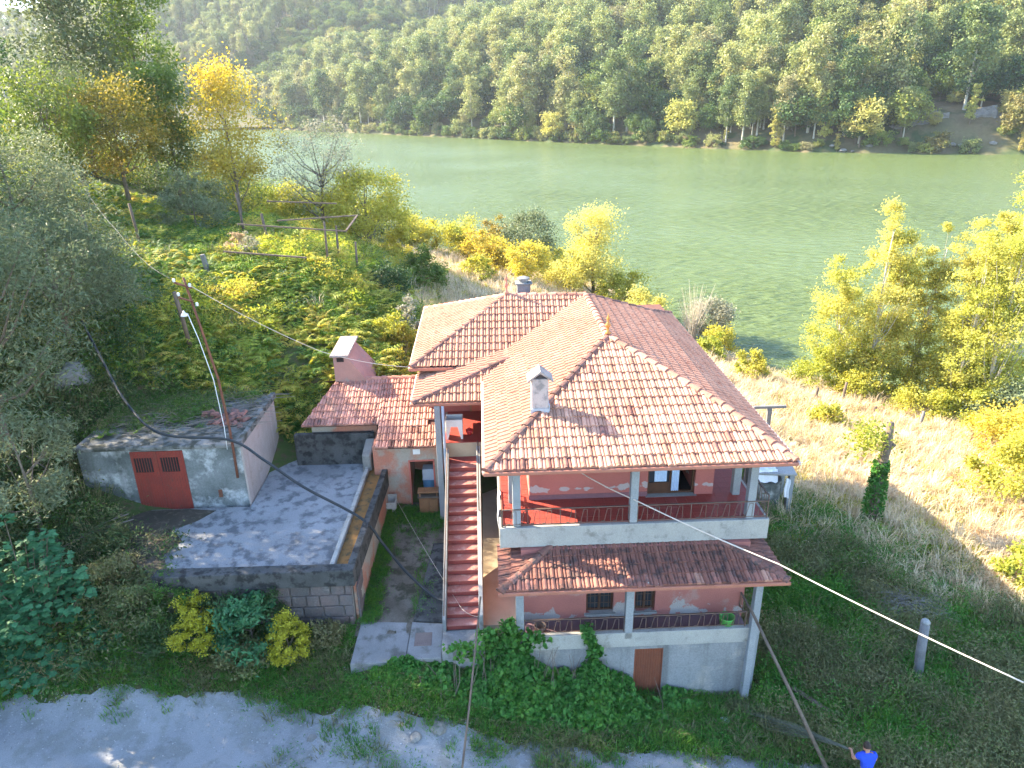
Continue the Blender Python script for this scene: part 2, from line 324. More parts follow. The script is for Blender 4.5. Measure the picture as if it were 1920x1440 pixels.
# TERRAIN END
def g1(x, y): return float(ground(np.array([x]), np.array([y]))[0])
rng = np.random.default_rng(7); random.seed(7)
def vnoise(x, y, s, seed=0):
    """smooth value noise on arrays, 0..1"""
    x = np.asarray(x)*s + seed*17.3; y = np.asarray(y)*s + seed*9.1
    xi = np.floor(x).astype(int); yi = np.floor(y).astype(int); fx = x-xi; fy = y-yi; fx = fx*fx*(3-2*fx); fy = fy*fy*(3-2*fy)
    def hsh(a, b):
        h = (a*374761393 + b*668265263 + seed*1442695) & 0x7fffffff; h = ((h ^ (h >> 13))*1274126177) & 0x7fffffff; return ((h ^ (h >> 16)) & 0xffff)/65535.
    return (hsh(xi,yi)*(1-fx)+hsh(xi+1,yi)*fx)*(1-fy) + (hsh(xi,yi+1)*(1-fx)+hsh(xi+1,yi+1)*fx)*fy
def grid_mesh(name, xs, ys, zf, mats):
    X, Y = np.meshgrid(xs, ys); Z = zf(X, Y); V = np.c_[X.ravel(), Y.ravel(), Z.ravel()]
    nx, ny = len(xs), len(ys); i = np.arange((nx-1)*(ny-1)); a = (i//(nx-1))*nx + i%(nx-1)
    return npmesh(name, V, np.c_[a, a+1, a+1+nx, a+nx], mats, smooth=True)

def ground_material():
    m = bpy.data.materials.new('ground soil and grass'); m.use_nodes = True; t = m.node_tree; L = t.links; t.nodes.clear()
    out = _n(t, 'ShaderNodeOutputMaterial'); b = _n(t, 'ShaderNodeBsdfPrincipled'); L.new(b.outputs[0], out.inputs[0]); b.inputs['Roughness'].default_value = .97; b.inputs['Specular IOR Level'].default_value = .1
    geo = _n(t, 'ShaderNodeNewGeometry')
    def nz(sc, d=6):
        n = _n(t, 'ShaderNodeTexNoise'); n.inputs['Scale'].default_value = sc; n.inputs['Detail'].default_value = d; n.inputs['Roughness'].default_value = .65; L.new(geo.outputs['Position'], n.inputs['Vector']); return n.outputs[0]
    def mr(f, a, z):
        r = _n(t, 'ShaderNodeMapRange'); r.inputs[1].default_value = a; r.inputs[2].default_value = z; L.new(f, r.inputs[0]); return r.outputs[0]
    def mix(f, a, z):
        x = _n(t, 'ShaderNodeMix', data_type='RGBA'); L.new(f, x.inputs[0])
        for q, i in ((a,6),(z,7)):
            if isinstance(q, tuple): x.inputs[i].default_value = c4(q)
            else: L.new(q, x.inputs[i])
        return x.outputs[2]
    sep = _n(t, 'ShaderNodeSeparateXYZ'); L.new(geo.outputs['Position'], sep.inputs[0])
    green = mix(mr(nz(.9), .4, .62), (.05,.085,.022), (.085,.10,.035)); green = mix(mr(nz(4), .5, .62), green, (.10,.075,.045))
    dry = mix(mr(nz(.5), .4, .6), (.44,.31,.165), (.36,.245,.12)); dry = mix(mr(nz(3), .55, .65), dry, (.22,.18,.07))
    # dry field to the right of the house, green by its side and on the hill
    ad = _n(t, 'ShaderNodeMath', operation='MULTIPLY_ADD'); L.new(nz(.25), ad.inputs[0]); ad.inputs[1].default_value = 7; L.new(sep.outputs[0], ad.inputs[2])
    ad2 = _n(t, 'ShaderNodeMath', operation='MULTIPLY_ADD'); L.new(sep.outputs[1], ad2.inputs[0]); ad2.inputs[1].default_value = .55; L.new(ad.outputs[0], ad2.inputs[2])
    col = mix(mr(ad2.outputs[0], 21.5, 25), green, dry)
    ad3 = _n(t, 'ShaderNodeMath', operation='MULTIPLY_ADD'); L.new(nz(.3), ad3.inputs[0]); ad3.inputs[1].default_value = 8; L.new(sep.outputs[0], ad3.inputs[2]); col = mix(mr(ad3.outputs[0], -3, 3), green, col)
    L.new(col, b.inputs['Base Color'])
    bp = _n(t, 'ShaderNodeBump'); bp.inputs['Strength'].default_value = .7; bp.inputs['Distance'].default_value = .08; L.new(nz(9), bp.inputs['Height']); L.new(bp.outputs[0], b.inputs['Normal'])
    return m
M['ground'] = ground_material()
def _zn(X, Y):
    z = ground(X, Y); d = np.hypot(X-2, Y-6); k = np.clip((d-9)/10, 0, 1)
    return z + k*((vnoise(X, Y, .45, 1)-.5)*.35 + (vnoise(X, Y, 1.3, 2)-.5)*.16)
xs = np.unique(np.r_[np.linspace(-190,-45,30), np.linspace(-45,45,226), np.linspace(45,150,22)])
ys = np.unique(np.r_[np.linspace(-40,-12,10), np.linspace(-12,60,181), np.linspace(60,340,57)])
gme = grid_mesh('ground', xs, ys, _zn, [M['ground']])
GO = bpy.data.objects.new('ground', gme); COL.objects.link(GO); tag(GO, kind='structure')
def gz(x, y): return float(_zn(np.array([x]), np.array([y]))[0])

# ------------------------------------------------------------ river
def water_material():
    m = bpy.data.materials.new('green river water'); m.use_nodes = True; t = m.node_tree; L = t.links; b = t.nodes['Principled BSDF']
    b.inputs['Base Color'].default_value = (.10,.135,.045,1); b.inputs['Roughness'].default_value = .2; b.inputs['IOR'].default_value = 1.33
    geo = _n(t, 'ShaderNodeNewGeometry'); mp = _n(t, 'ShaderNodeMapping'); mp.inputs['Scale'].default_value = (.55, 1.5, 1); mp.inputs['Rotation'].default_value = (0,0,R(-28)); L.new(geo.outputs['Position'], mp.inputs[0])
    n1 = _n(t, 'ShaderNodeTexNoise'); n1.inputs['Scale'].default_value = .9; n1.inputs['Detail'].default_value = 4; L.new(mp.outputs[0], n1.inputs['Vector'])
    n2 = _n(t, 'ShaderNodeTexNoise'); n2.inputs['Scale'].default_value = .02; n2.inputs['Detail'].default_value = 3; L.new(geo.outputs['Position'], n2.inputs['Vector'])
    mr = _n(t, 'ShaderNodeMapRange'); mr.inputs[1].default_value = .35; mr.inputs[2].default_value = .65; mr.inputs[3].default_value = .35; mr.inputs[4].default_value = 1; L.new(n2.outputs[0], mr.inputs[0])
    bp = _n(t, 'ShaderNodeBump'); bp.inputs['Distance'].default_value = 1.3; L.new(mr.outputs[0], bp.inputs['Strength']); L.new(n1.outputs[0], bp.inputs['Height']); L.new(bp.outputs[0], b.inputs['Normal'])
    return m
M['water'] = water_material()
wv = [(-900,-60,WATER),(900,-60,WATER),(900,900,WATER),(-900,900,WATER)]
wme = npmesh('river', wv, [(0,1,2,3)], [M['water']])
WO = bpy.data.objects.new('river', wme); COL.objects.link(WO); tag(WO, kind='structure')

# ------------------------------------------------------------ far bank and hills
SH = np.array([(520,120),(330,175),(172,214),(111,240),(51,298),(-30,385),(-143,506),(-230,640),(-420,880)], float)
_seg = np.diff(SH, axis=0); _sl = np.hypot(_seg[:,0], _seg[:,1]); _cum = np.r_[0, np.cumsum(_sl)]
def shore_sd(X, Y):
    """signed distance inland from the far shoreline and position along it"""
    best = np.full(X.shape, 1e9); sgn = np.ones(X.shape); S = np.zeros(X.shape)
    for i in range(len(_seg)):
        a = SH[i]; e = _seg[i]/_sl[i]; dx = X-a[0]; dy = Y-a[1]; tt = np.clip(dx*e[0]+dy*e[1], 0, _sl[i])
        d = np.hypot(dx-e[0]*tt, dy-e[1]*tt); side = np.sign(dx*e[1]-dy*e[0]); u = d < best
        best = np.where(u, d, best); sgn = np.where(u, side, sgn); S = np.where(u, _cum[i]+tt, S)
    return best*sgn, S
def far_h(X, Y):
    d, s = shore_sd(X, Y)
    amp = np.interp(s, [0, 200, 420, 520, 650, 850, 1000, 1300], [150,140,125,100,70,38,30,30])
    di = np.maximum(d, 0) + (vnoise(X, Y, .03, 4)-.5)*12*np.clip(d/10, 0, 1)
    z = WATER + .9 + amp*(1-np.exp(-np.maximum(di,0)*.52/amp))*1.0 + (vnoise(X, Y, .018, 3)-.5)*14*np.clip(d/50, 0, 1)
    cut = np.clip(1-np.abs(s-_cum[2]-25)/55, 0, 1)*np.clip((d-6)/5, 0, 1)*np.clip((70-d)/40, 0, 1)
    z = z + cut*3
    return np.where(d < 0, WATER-2, np.where(d < 1.5, WATER+.1+d*.3, z))
M['far_ground'] = pmat('far bank earth and scrub', (.085,.095,.035), (.17,.125,.07), .04, .97, c3=(.05,.075,.025), scale2=.12, amt2=.45, bscale=.8)
def hill(X, Y):
    cx = np.interp(X, [-900,-620,-480,-330,-120,100,300,600], [10,22,62,150,205,215,200,170])
    return WATER + cx*np.clip((Y-560-.25*X)/420, 0, 1)**.9*(.85+.3*vnoise(X, Y, .006, 5)) + (vnoise(X, Y, .02, 6)-.5)*18
fx = np.unique(np.r_[np.linspace(-420,560,120)]); fy = np.linspace(110,760,90)
fo = bpy.data.objects.new('far_bank', grid_mesh('far_bank', fx, fy, far_h, [M['far_ground']])); COL.objects.link(fo); tag(fo, kind='structure')
ho = bpy.data.objects.new('distant_hill', grid_mesh('distant_hill', np.linspace(-900,620,80), np.linspace(500,1080,50), hill, [M['far_ground']])); COL.objects.link(ho); tag(ho, kind='structure')

# ------------------------------------------------------------ gravel road along the front
M['road'] = pmat('pale gravel track', (.27,.27,.27), (.215,.215,.215), .7, .97, c3=(.19,.19,.18), scale2=1.6, amt2=.45, bump=.6, bscale=35)
def strip(name, top, bot, mat_, lift=.03, nx=160, ny=24):
    """ground-hugging sheet between two y(x) edges"""
    V = []
    x0, x1 = -26., 15.5
    for i in range(nx+1):
        x = x0+(x1-x0)*i/nx; a = bot(x); b = top(x)
        for j in range(ny+1): V.append((x, a+(b-a)*j/ny))
    V = np.array(V); z = _zn(V[:,0], V[:,1])+lift; V = np.c_[V, z]
    F = [(i*(ny+1)+j, (i+1)*(ny+1)+j, (i+1)*(ny+1)+j+1, i*(ny+1)+j+1) for i in range(nx) for j in range(ny)]
    o = bpy.data.objects.new(name, npmesh(name, V, F, [mat_], smooth=True)); COL.objects.link(o); return tag(o, kind='structure')
def road_top(x): return np.interp(x, [-26,-15,-8,-5.5,-3,0,3,6,9,12,16], [-.9,-.95,-1.15,-1.75,-2.1,-2.55,-2.85,-3.0,-3.3,-4.3,-5.2]) + .35*(vnoise(np.array([x]), np.array([0.]), 1.1, 8)[0]-.5) + .22*(vnoise(np.array([x]), np.array([0.]), 3.5, 9)[0]-.5)
strip('road', road_top, lambda x: -9.5, M['road'])

# ------------------------------------------------------------ tiled slopes
TW = .25
PROF = [(0,-.012),(.026,.034),(.075,.054),(.124,.036),(.150,-.010),(.172,.018),(.202,.028),(.232,.014),(.25,-.012)]
def tile_faces(rp):
    """one clay tile in (s,t,h): broad roll, narrow roll, thick lower lip"""
    F = []
    for (a, ha), (b, hb) in zip(PROF[:-1], PROF[1:]):
        F.append([(a,0,ha+.045),(b,0,hb+.045),(b,rp+.05,hb+.002),(a,rp+.05,ha+.002)])
        F.append([(a,0,-.004),(b,0,-.004),(b,0,hb+.045),(a,0,ha+.045)])
    return F
def clip(poly, hp):
    """clip a face by half planes n.(s,t) <= c"""
    for (nx, ny, cc) in hp:
        out = []
        for i in range(len(poly)):
            a = poly[i]; b = poly[(i+1) % len(poly)]; da = nx*a[0]+ny*a[1]-cc; db = nx*b[0]+ny*b[1]-cc
            if da <= 1e-9: out.append(a)
            if (da < -1e-9 and db > 1e-9) or (da > 1e-9 and db < -1e-9):
                u = da/(da-db); out.append(tuple(a[k]+(b[k]-a[k])*u for k in range(3)))
        poly = out
        if len(poly) < 3: return []
    return poly
def pmatrix(o, parent, Mw):
    w = Vector(parent.location); p = parent.parent
    while p is not None: w += p.location; p = p.parent
    o.parent = parent; o.matrix_basis = Matrix.Translation(-w) @ Mw
_tile_cache = {}; trand = random.Random(99)
M['tile_old'] = pmat('stained clay roof tile', (.46,.24,.165), (.37,.18,.125), c3=(.26,.14,.10), scale2=6, amt2=.45, spots=((.33,.30,.25), 6, .22), **TILE)
def slope(corners, roof, mat_, field, single=None, rows=None, skip=(), jit=.9):
    """lay tiles on a planar convex slope; corners[0]->corners[1] is the eave. single(r,k) -> True makes the tile an object of its own"""
    P = [Vector(c) for c in corners]; E = (P[1]-P[0]).normalized(); N = E.cross(P[2]-P[0]).normalized()
    if N.z < 0: N = -N
    U = N.cross(E)
    if U.z < 0: U = -U
    st = [((p-P[0]).dot(E), (p-P[0]).dot(U)) for p in P]
    cx = sum(p[0] for p in st)/len(st); cyy = sum(p[1] for p in st)/len(st); hp = []
    for i in range(len(st)):
        a = st[i]; b = st[(i+1) % len(st)]; nx, ny = (b[1]-a[1]), -(b[0]-a[0]); l = math.hypot(nx, ny)
        if l < 1e-6: continue
        nx /= l; ny /= l; cc = nx*a[0]+ny*a[1]
        if nx*cx+ny*cyy > cc: nx, ny, cc = -nx, -ny, -cc
        hp.append((nx, ny, cc))
    H = max(p[1] for p in st); smin = min(p[0] for p in st); smax = max(p[0] for p in st)
    nr = rows or max(1, round(H/.43)); rp = H/nr; hand = E.cross(U).dot(N)
    key = round(rp, 4); tf = tile_faces(rp)
    for r in range(nr):
        k0 = math.floor(smin/TW)-1; k1 = math.ceil(smax/TW)+1
        for k in range(k0, k1):
            s0 = k*TW; t0 = r*rp
            if (r, k) in skip: continue
            ins = [all(nx*s+ny*tt <= cc+.002 for nx, ny, cc in hp) for s, tt in ((s0,t0),(s0+TW,t0),(s0+TW,t0+rp),(s0,t0+rp))]
            j = random.uniform(-1, 1)*jit*.02; jh = random.uniform(0, .012)
            one = single is not None and single(r, k)
            if all(ins) and one:
                if key not in _tile_cache:
                    mb = MB()
                    for f in tf: mb.add(f, [tuple(range(len(f)))])
                    _tile_cache[key] = mb.mesh('tile')
                    _tile_cache[key].materials.append(mat_)
                o = bpy.data.objects.new('tile', _tile_cache[key]); COL.objects.link(o)
                Mw = Matrix((( E.x,U.x,N.x,0),(E.y,U.y,N.y,0),(E.z,U.z,N.z,0),(0,0,0,1)))
                rv = trand.random(); slip = -trand.uniform(.03,.09) if rv < .035 else 0; lift = .012 if slip else 0
                Mw = Matrix.Translation(P[0]+E*s0+U*(t0+slip)+N*(jh+lift)) @ Mw @ Matrix.Rotation(j*(3 if slip else 1), 4, 'Z')
                pmatrix(o, roof, Mw)
                m2 = M['tile_dark'] if trand.random() < (.35 if r == 0 and s0 < 3 else .025) else M['tile_old'] if trand.random() < .09 else mat_
                if _tile_cache[key].materials[0] is not m2:
                    o.material_slots[0].link = 'OBJECT'; o.material_slots[0].material = m2
                continue
            fs = []
            for f in tf:
                q = [(a+s0+j*(b), b+t0, h) for a, b, h in f]
                q = clip(q, [(nx, ny, cc+(.05 if abs(ny) > .99 and cc > 0 else 0)) for nx, ny, cc in hp])
                if len(q) >= 3: fs.append([P[0]+E*a+U*b+N*(h+jh) for a, b, h in q])
            if not fs: continue
            if one:
                mb = MB()
                for f in fs: mb.add(f, [tuple(range(len(f)))])
                mb.build('tile', mat_, roof)
            else:
                for f in fs: field.add(f, [tuple(range(len(f)))])
def caps(a, b, mat_, roof, name='ridge_tile', ln=.44, rad=.15, seed=0, lift=.03):
    """half-round ridge tiles from a (low end) to b"""
    a = Vector(a); b = Vector(b); d = b-a; n = max(1, round(d.length/ln)); d.normalize(); side = d.cross(Vector((0,0,1))).normalized(); up = side.cross(d)
    L_ = (b-a).length/n; rr = random.Random(seed)
    for i in range(n):
        p = a+d*(i*L_); mb = MB(); vs_ = []; k = 7; jx = rr.uniform(-.01,.01)
        for (t_, r_, e) in ((0, rad, lift+.03), (L_*1.12, rad*.84, lift)):
            for q in range(k):
                an = math.pi*q/(k-1); vs_.append(p+d*t_+side*(math.cos(an)*r_+jx)+up*(math.sin(an)*r_*.85+e-.05))
        fs_ = [(q, q+1, k+q+1, k+q) for q in range(k-1)] + [tuple(range(k))[::-1], tuple(range(k, 2*k))]
        mb.add(vs_, fs_); mb.build(name, mat_, roof)

# ------------------------------------------------------------ the house
house = empty('house', (4.5, 7, 0), 'two-storey salmon red house with pale clay hip roofs, balconies and red outside stairs', 'house')
E0 = 7.8
A=(0,0,E0); B=(9,0,E0); C_=(9.05,15.13,E0); P_=(4.5,6.35,9.66); Q_=(4.5,12.1,9.66); R_=(1.07,12.3,9.66); W1=(-2.89,8.68,E0); W2=(-2.87,17.1,E0); V_=(0,8.62,E0)
# walls
w = MB(); w.box(1.37,2,5.6,5.2,14.8,7.74).box(6.75,2,5.6,7.35,14.8,7.74).box(5.2,2,7.36,6.75,14.8,7.74).box(5.2,4.2,5.6,6.75,14.8,7.36)
w.build('upper_wall', M['plaster_up'], house)
MB().box(-2.3,9.25,2,1.365,16.4,7.74).build('wing_wall', M['plaster_up'], house)
w = MB(); fy0=.3
w.box(1.0,fy0,-.5,3.05,14.8,4.88).box(3.92,fy0,-.5,4.6,14.8,4.88).box(5.25,fy0,-.5,8.1,14.8,4.88)
for x0,x1 in ((3.05,3.92),(4.6,5.25)): w.box(x0,fy0,3.85,x1,14.8,4.88).box(x0,fy0,-.5,x1,14.8,2.42).box(x0,fy0+1.2,2.42,x1,14.8,3.85)
w.build('lower_wall', M['plaster'], house)
# dado strip on the veranda wall
MB().box(1.36,1.985,5.6,5.2,2.0,5.78).build('skirting', pmat('dull violet skirting', (.22,.10,.11), (.18,.085,.095), 3, .8), house)
# upper veranda slab: front, left, right
s = MB(); s.box(.37,.42,4.9,8.65,2.3,5.595); b_ = s.build('balcony_slab', M['conc_band'], house, bevel=.012)
MB().box(.37,2.3,5.2,1.37,9.2,5.59).box(7.35,2.3,5.2,8.65,14.8,5.59).build('veranda_slab', M['conc_band'], house)
def tiled_floor(name, x0, y0, x1, y1, z, mat_, n=.33):
    mb = MB(); x = x0
    while x < x1-.01:
        y = y0
        while y < y1-.01:
            mb.box(x+.004, y+.004, z, min(x+n, x1)-.004, min(y+n, y1)-.004, z+.012); y += n
        x += n
    return mb
fl = MB(); fl.box(.47,.56,5.597,8.55,2.0,5.604).box(.47,2.0,5.597,1.36,9.2,5.604).box(7.36,2.0,5.597,8.55,14.8,5.604); fo_ = fl.build('veranda_floor', pmat('floor grout', (.16,.05,.045), None, 3, .9), house)
for (x0,y0,x1,y1) in ((.47,.56,8.55,2.0),(.47,2.0,1.36,6.2),(7.36,2.0,8.55,8.0)):
    t_ = tiled_floor('floor_tiles', x0,y0,x1,y1,5.603,M['floortile']).build('floor_tiles', M['floortile'], house); tag(t_, kind='stuff')
# columns
def column(x, y, z0, z1, wd_=.24, m_='column'):
    MB().box(x-wd_/2,y-wd_/2,z0,x+wd_/2,y+wd_/2,z1).build('column', M[m_], house, bevel=.012)
for x,y in ((.9,.62),(4.45,.6),(8.06,.62),(.82,1.95),(8.08,1.98),(8.08,5.2),(8.08,9.0)): column(x,y,5.604,7.74)
for x in (.9,4.22): column(x,-.6,2.2,4.48)
w = MB(); w.bar((8.02,-.84,-.5),(8.12,-.64,4.5),.22); w.build('column', M['column'], house, bevel=.012)
w = MB(); w.bar((8.27,-.5,-.5),(8.3,-.5,2.3),.16); w.build('column', M['column'], house, bevel=.012)
# basement and lower balcony
MB().box(.75,-.7,-.8,4.45,.3,1.9).box(5.35,-.7,-.8,8.0,.3,1.9).box(4.45,-.7,1.78,5.35,.3,1.9).box(4.45,-.3,-.8,5.35,.3,1.78).build('basement_wall', M['basewall'], house)
MB().box(.72,-.72,1.9,8.02,-.55,2.44).build('balcony_band', M['conc_band'], house, bevel=.01)
MB().box(.75,-.55,1.9,8.0,.3,2.2).build('lower_balcony_floor', pmat('violet grey floor', (.17,.10,.11), (.13,.08,.09), 2, .6), house)
# corrugated basement door
d_ = MB(); n = 22; x0, x1 = 4.47, 5.33
for i in range(n):
    a = x0+(x1-x0)*i/n; b = x0+(x1-x0)*(i+1)/n; h = .0 if i % 2 else .018
    d_.box(a+.002,-.64-h,-.1,b-.002,-.6,1.76)
bd = d_.build('basement_door', M['browndoor'], house); 
f_ = MB(); f_.box(4.45,-.69,-.1,4.475,-.6,1.78).box(5.325,-.69,-.1,5.35,-.6,1.78).box(4.475,-.69,1.755,5.325,-.6,1.78); f_.build('door_frame', M['browndoor'], bd)
# windows
def window(x0, x1, z0, z1, y, open_half=False, grille=False):
    f = MB(); t_ = .07
    f.box(x0,y,z0,x0+t_,y+.09,z1).box(x1-t_,y,z0,x1,y+.09,z1).box(x0+t_,y,z1-t_,x1-t_,y+.09,z1).box(x0+t_,y,z0,x1-t_,y+.09,z0+t_).box((x0+x1)/2-.04,y-.002,z0+t_,(x0+x1)/2+.04,y+.088,z1-t_)
    fo = f.build('window', M['darkwood'], house)
    MB().box(x0-.06,y-.22,z0-.06,x1+.06,y+.02,z0-.002).build('sill', M['concrete'], fo)
    return fo
glass = bpy.data.materials.new('window glass'); glass.use_nodes = True; gb = glass.node_tree.nodes['Principled BSDF']
gb.inputs['Base Color'].default_value = (.03,.04,.05,1); gb.inputs['Roughness'].default_value = .08
fw_ = window(5.2,6.75,5.62,7.36,2.12)
MB().box(5.27,2.16,6.02,5.935,2.175,7.29).build('pane', glass, fw_)
MB().box(5.27,2.13,5.69,5.935,2.2,6.02).build('panel', M['darkwood'], fw_)
MB().box(5.2,2.3,5.6,6.75,4.15,5.64).build('room_floor', M['dark'], house)  # floor coloured near-black so the room reads as unlit
cu = MB()
for i in range(10):
    a = 5.45+i*.04; cu.add([(a,2.145-.012*(i%2),6.05),(a+.04,2.145-.012*((i+1)%2),6.05),(a+.04,2.145-.012*((i+1)%2),6.95),(a,2.145-.012*(i%2),6.95)], [(0,1,2,3)])
cu.build('curtain', M['curtain'], fw_)
cu = MB()
for i in range(8):
    a = 5.99+i*.03; cu.add([(a,2.06-.03*(i%2),5.75),(a+.03,2.06-.03*((i+1)%2),5.75),(a+.03,2.08-.03*((i+1)%2),7.2),(a,2.08-.03*(i%2),7.2)], [(0,1,2,3)])
cu.build('curtain', M['curtain'], fw_)
for x0,x1 in ((3.05,3.92),(4.6,5.25)):
    q = window(x0,x1,2.42,3.85,.42); p = MB(); p.box(x0+.07,.46,2.49,x1-.07,.475,3.78).build('pane', glass, q)
    gr = MB()
    for i in range(1,6): gr.bar((x0+(x1-x0)*i/6,.40,2.46),(x0+(x1-x0)*i/6,.40,3.82),.014)
    for i in range(1,5): gr.bar((x0+.02,.39,2.46+i*.27),(x1-.02,.39,2.46+i*.27),.014)
    gr.build('grille', M['iron'], q)
# railings
def railing(p0, p1, h, name='railing', per=.36):
    p0 = Vector(p0); p1 = Vector(p1); d = (p1-p0); L_ = d.length; d.normalize(); z = Vector((0,0,1))
    t_ = MB(); t_.bar(p0+z*h, p1+z*h, .045, .03).bar(p0+z*.07, p1+z*.07, .02)
    t_.bar(p0, p0+z*h, .035).bar(p1, p1+z*h, .035)
    ro = t_.build(name, M['iron'], house)
    n = int(L_/per); hh = h-.07
    for i in range(n):
        s0 = (L_-n*per)/2 + i*per; q = lambda s_, e: p0+d*(s0+s_)+z*e
        if i % 9 == 4: MB().bar(q(.18,.07), q(.18,h), .025).build('baluster', M['iron'], ro); continue
        pts = [q(0,.10),q(.09,.10),q(.17,hh),q(.28,hh),q(.28,.07)]
        mb = MB()
        for a, b in zip(pts[:-1], pts[1:]): mb.bar(a, b, .016)
        mb.build('baluster', M['iron'], ro)
railing((.46,.50,5.6),(4.33,.50,5.6),.6); railing((4.57,.50,5.6),(8.58,.50,5.6),.6); railing((.44,.52,5.6),(.44,2.6,5.6),.6); railing((8.6,.55,5.6),(8.6,7.5,5.6),.75)
railing((1.03,-.63,2.44),(4.1,-.63,2.44),.55); railing((4.35,-.63,2.44),(7.85,-.63,2.44),.55); railing((.85,-.5,2.44),(.85,.28,2.44),.55); railing((8.0,-.5,2.44),(8.0,.28,2.44),.55)

# roofs
RF = MB()
def tri(*p): RF.add(p, [tuple(range(len(p)))])
dz = -.03
lo = lambda p: (p[0],p[1],p[2]+dz)
K1 = (7.58,2.5,8.53); K2 = (7.62,13.2,8.53)      # break line of the right slope
for poly in ((A,B,K1,P_),(A,P_,Q_,V_),(W1,V_,Q_,R_),(W2,W1,R_),(B,C_,K2,K1),(K1,K2,Q_,P_),(W2,R_,Q_,C_),(K2,C_,Q_)): tri(*[lo(p) for p in poly])
RF.add([(.03,.03,7.74),(8.97,.03,7.74),(9.02,15.1,7.74),(9.0,17,7.74),(-2.84,17.07,7.74),(-2.86,8.72,7.74),(.03,8.62,7.74)], [tuple(range(7))[::-1]])
roof = RF.build('roof', M['deck'], house)
field = MB()
slope((A,B,K1,P_), roof, M['tile'], field, single=lambda r,k: True, rows=15)
slope((B,C_,K2,K1), roof, M['tile'], field)
slope((K1,K2,Q_,P_), roof, M['tile'], field)
slope((V_,A,P_,Q_), roof, M['tile'], field)
slope((W1,V_,Q_,R_), roof, M['tile'], field)
slope((W2,W1,R_), roof, M['tile'], field)
tag(field.build('tile_field', M['tile'], roof), kind='stuff')
caps(A,P_,M['ridge_dark'],roof,seed=1); caps(B,K1,M['ridge'],roof,seed=2); caps(K1,P_,M['ridge'],roof,seed=3); caps(P_,Q_,M['ridge'],roof,seed=4); caps(Q_,R_,M['ridge'],roof,seed=5)
caps(W1,R_,M['ridge_dark'],roof,seed=6); caps(W2,R_,M['ridge'],roof,seed=7); caps(K2,Q_,M['ridge_dark'],roof,seed=8); caps(C_,K2,M['ridge_dark'],roof,seed=9)
# fascia / gutters
MB().box(-.06,-.10,7.69,9.06,-.005,7.80).build('gutter', M['gutter'], roof, bevel=.015)
MB().box(9.055,-.09,7.70,9.14,15.15,7.81).build('gutter', M['gutter_w'], roof, bevel=.015)
MB().box(-.10,-.005,7.69,-.005,8.5,7.79).build('gutter', M['gutter_w'], roof, bevel=.01)
MB().box(-2.95,8.56,7.68,-1.2,8.66,7.80).build('gutter', M['gutter'], roof, bevel=.01)
MB().box(-2.98,8.66,7.69,-2.9,17.1,7.80).build('gutter', M['gutter_w'], roof, bevel=.01)
# porch roof over the stair head
pz = 7.32; pA=(-2.66,6.2,pz); pB=(.55,6.2,pz); pT=(.95,8.2,pz+.9); pL=(-2.66,9.24,pz); pR=(.95,9.24,pz+.9)
PR = MB(); PR.add([(p[0],p[1],p[2]+dz) for p in (pA,pB,pT)], [(0,1,2)]); PR.add([(p[0],p[1],p[2]+dz) for p in (pL,pA,pT,pR)], [(0,1,2,3)]); PR.add([(-2.6,6.25,pz-.07),(.3,6.25,pz-.07),(.3,9.24,pz-.07),(-2.6,9.24,pz-.07)], [(3,2,1,0)])
proof = PR.build('porch_roof', M['deck'], house); field = MB()
slope((pA,(.3,6.2,pz),(.95,8.2,pz+.9)), proof, M['tile'], field, rows=5); slope((pL,pA,pT,pR), proof, M['tile'], field)
tag(field.build('tile_field', M['tile'], proof), kind='stuff')
caps(pA,pT,M['ridge_dark'],proof,seed=11)
MB().box(-2.72,6.1,pz-.1,.0,6.195,pz+.0).build('gutter', M['gutter'], proof, bevel=.01)
MB().box(-2.74,6.195,pz-.1,-2.665,9.2,pz-.0).build('gutter', M['gutter_w'], proof, bevel=.01)
# lower roof over the ground floor balcony
lz = 4.45; tz = 4.86
l0=(.3,-1.12,lz); l1=(8.78,-1.12,lz); l2=(7.2,.43,tz); l3=(1.9,.43,tz); l4=(.3,1.2,lz); l5=(1.9,1.2,tz); l6=(8.78,1.2,lz); l7=(7.2,1.2,tz)
LR = MB(); 
for poly in ((l0,l1,l2,l3),(l4,l0,l3,l5),(l1,l6,l7,l2)): LR.add([(p[0],p[1],p[2]+dz) for p in poly], [tuple(range(len(poly)))])
LR.add([(.35,-1.06,lz-.07),(8.73,-1.06,lz-.07),(8.73,.3,lz-.07),(.35,.3,lz-.07)], [(3,2,1,0)])
lroof = LR.build('lower_roof', M['deck'], house); field = MB()
slope((l0,l1,l2,l3), lroof, M['tile_dark'], field, single=lambda r,k: r == 0, rows=4)
slope((l4,l0,l3,l5), lroof, M['tile_dark'], field, rows=4); slope((l1,l6,l7,l2), lroof, M['tile_dark'], field, rows=4)
tag(field.build('tile_field', M['tile_dark'], lroof), kind='stuff')
caps(l0,l3,M['ridge_dark'],lroof,seed=12); caps(l1,l2,M['ridge_dark'],lroof,seed=13)
MB().box(.26,-1.2,lz-.1,8.82,-1.125,lz+.005).build('gutter', M['gutter'], lroof, bevel=.01)
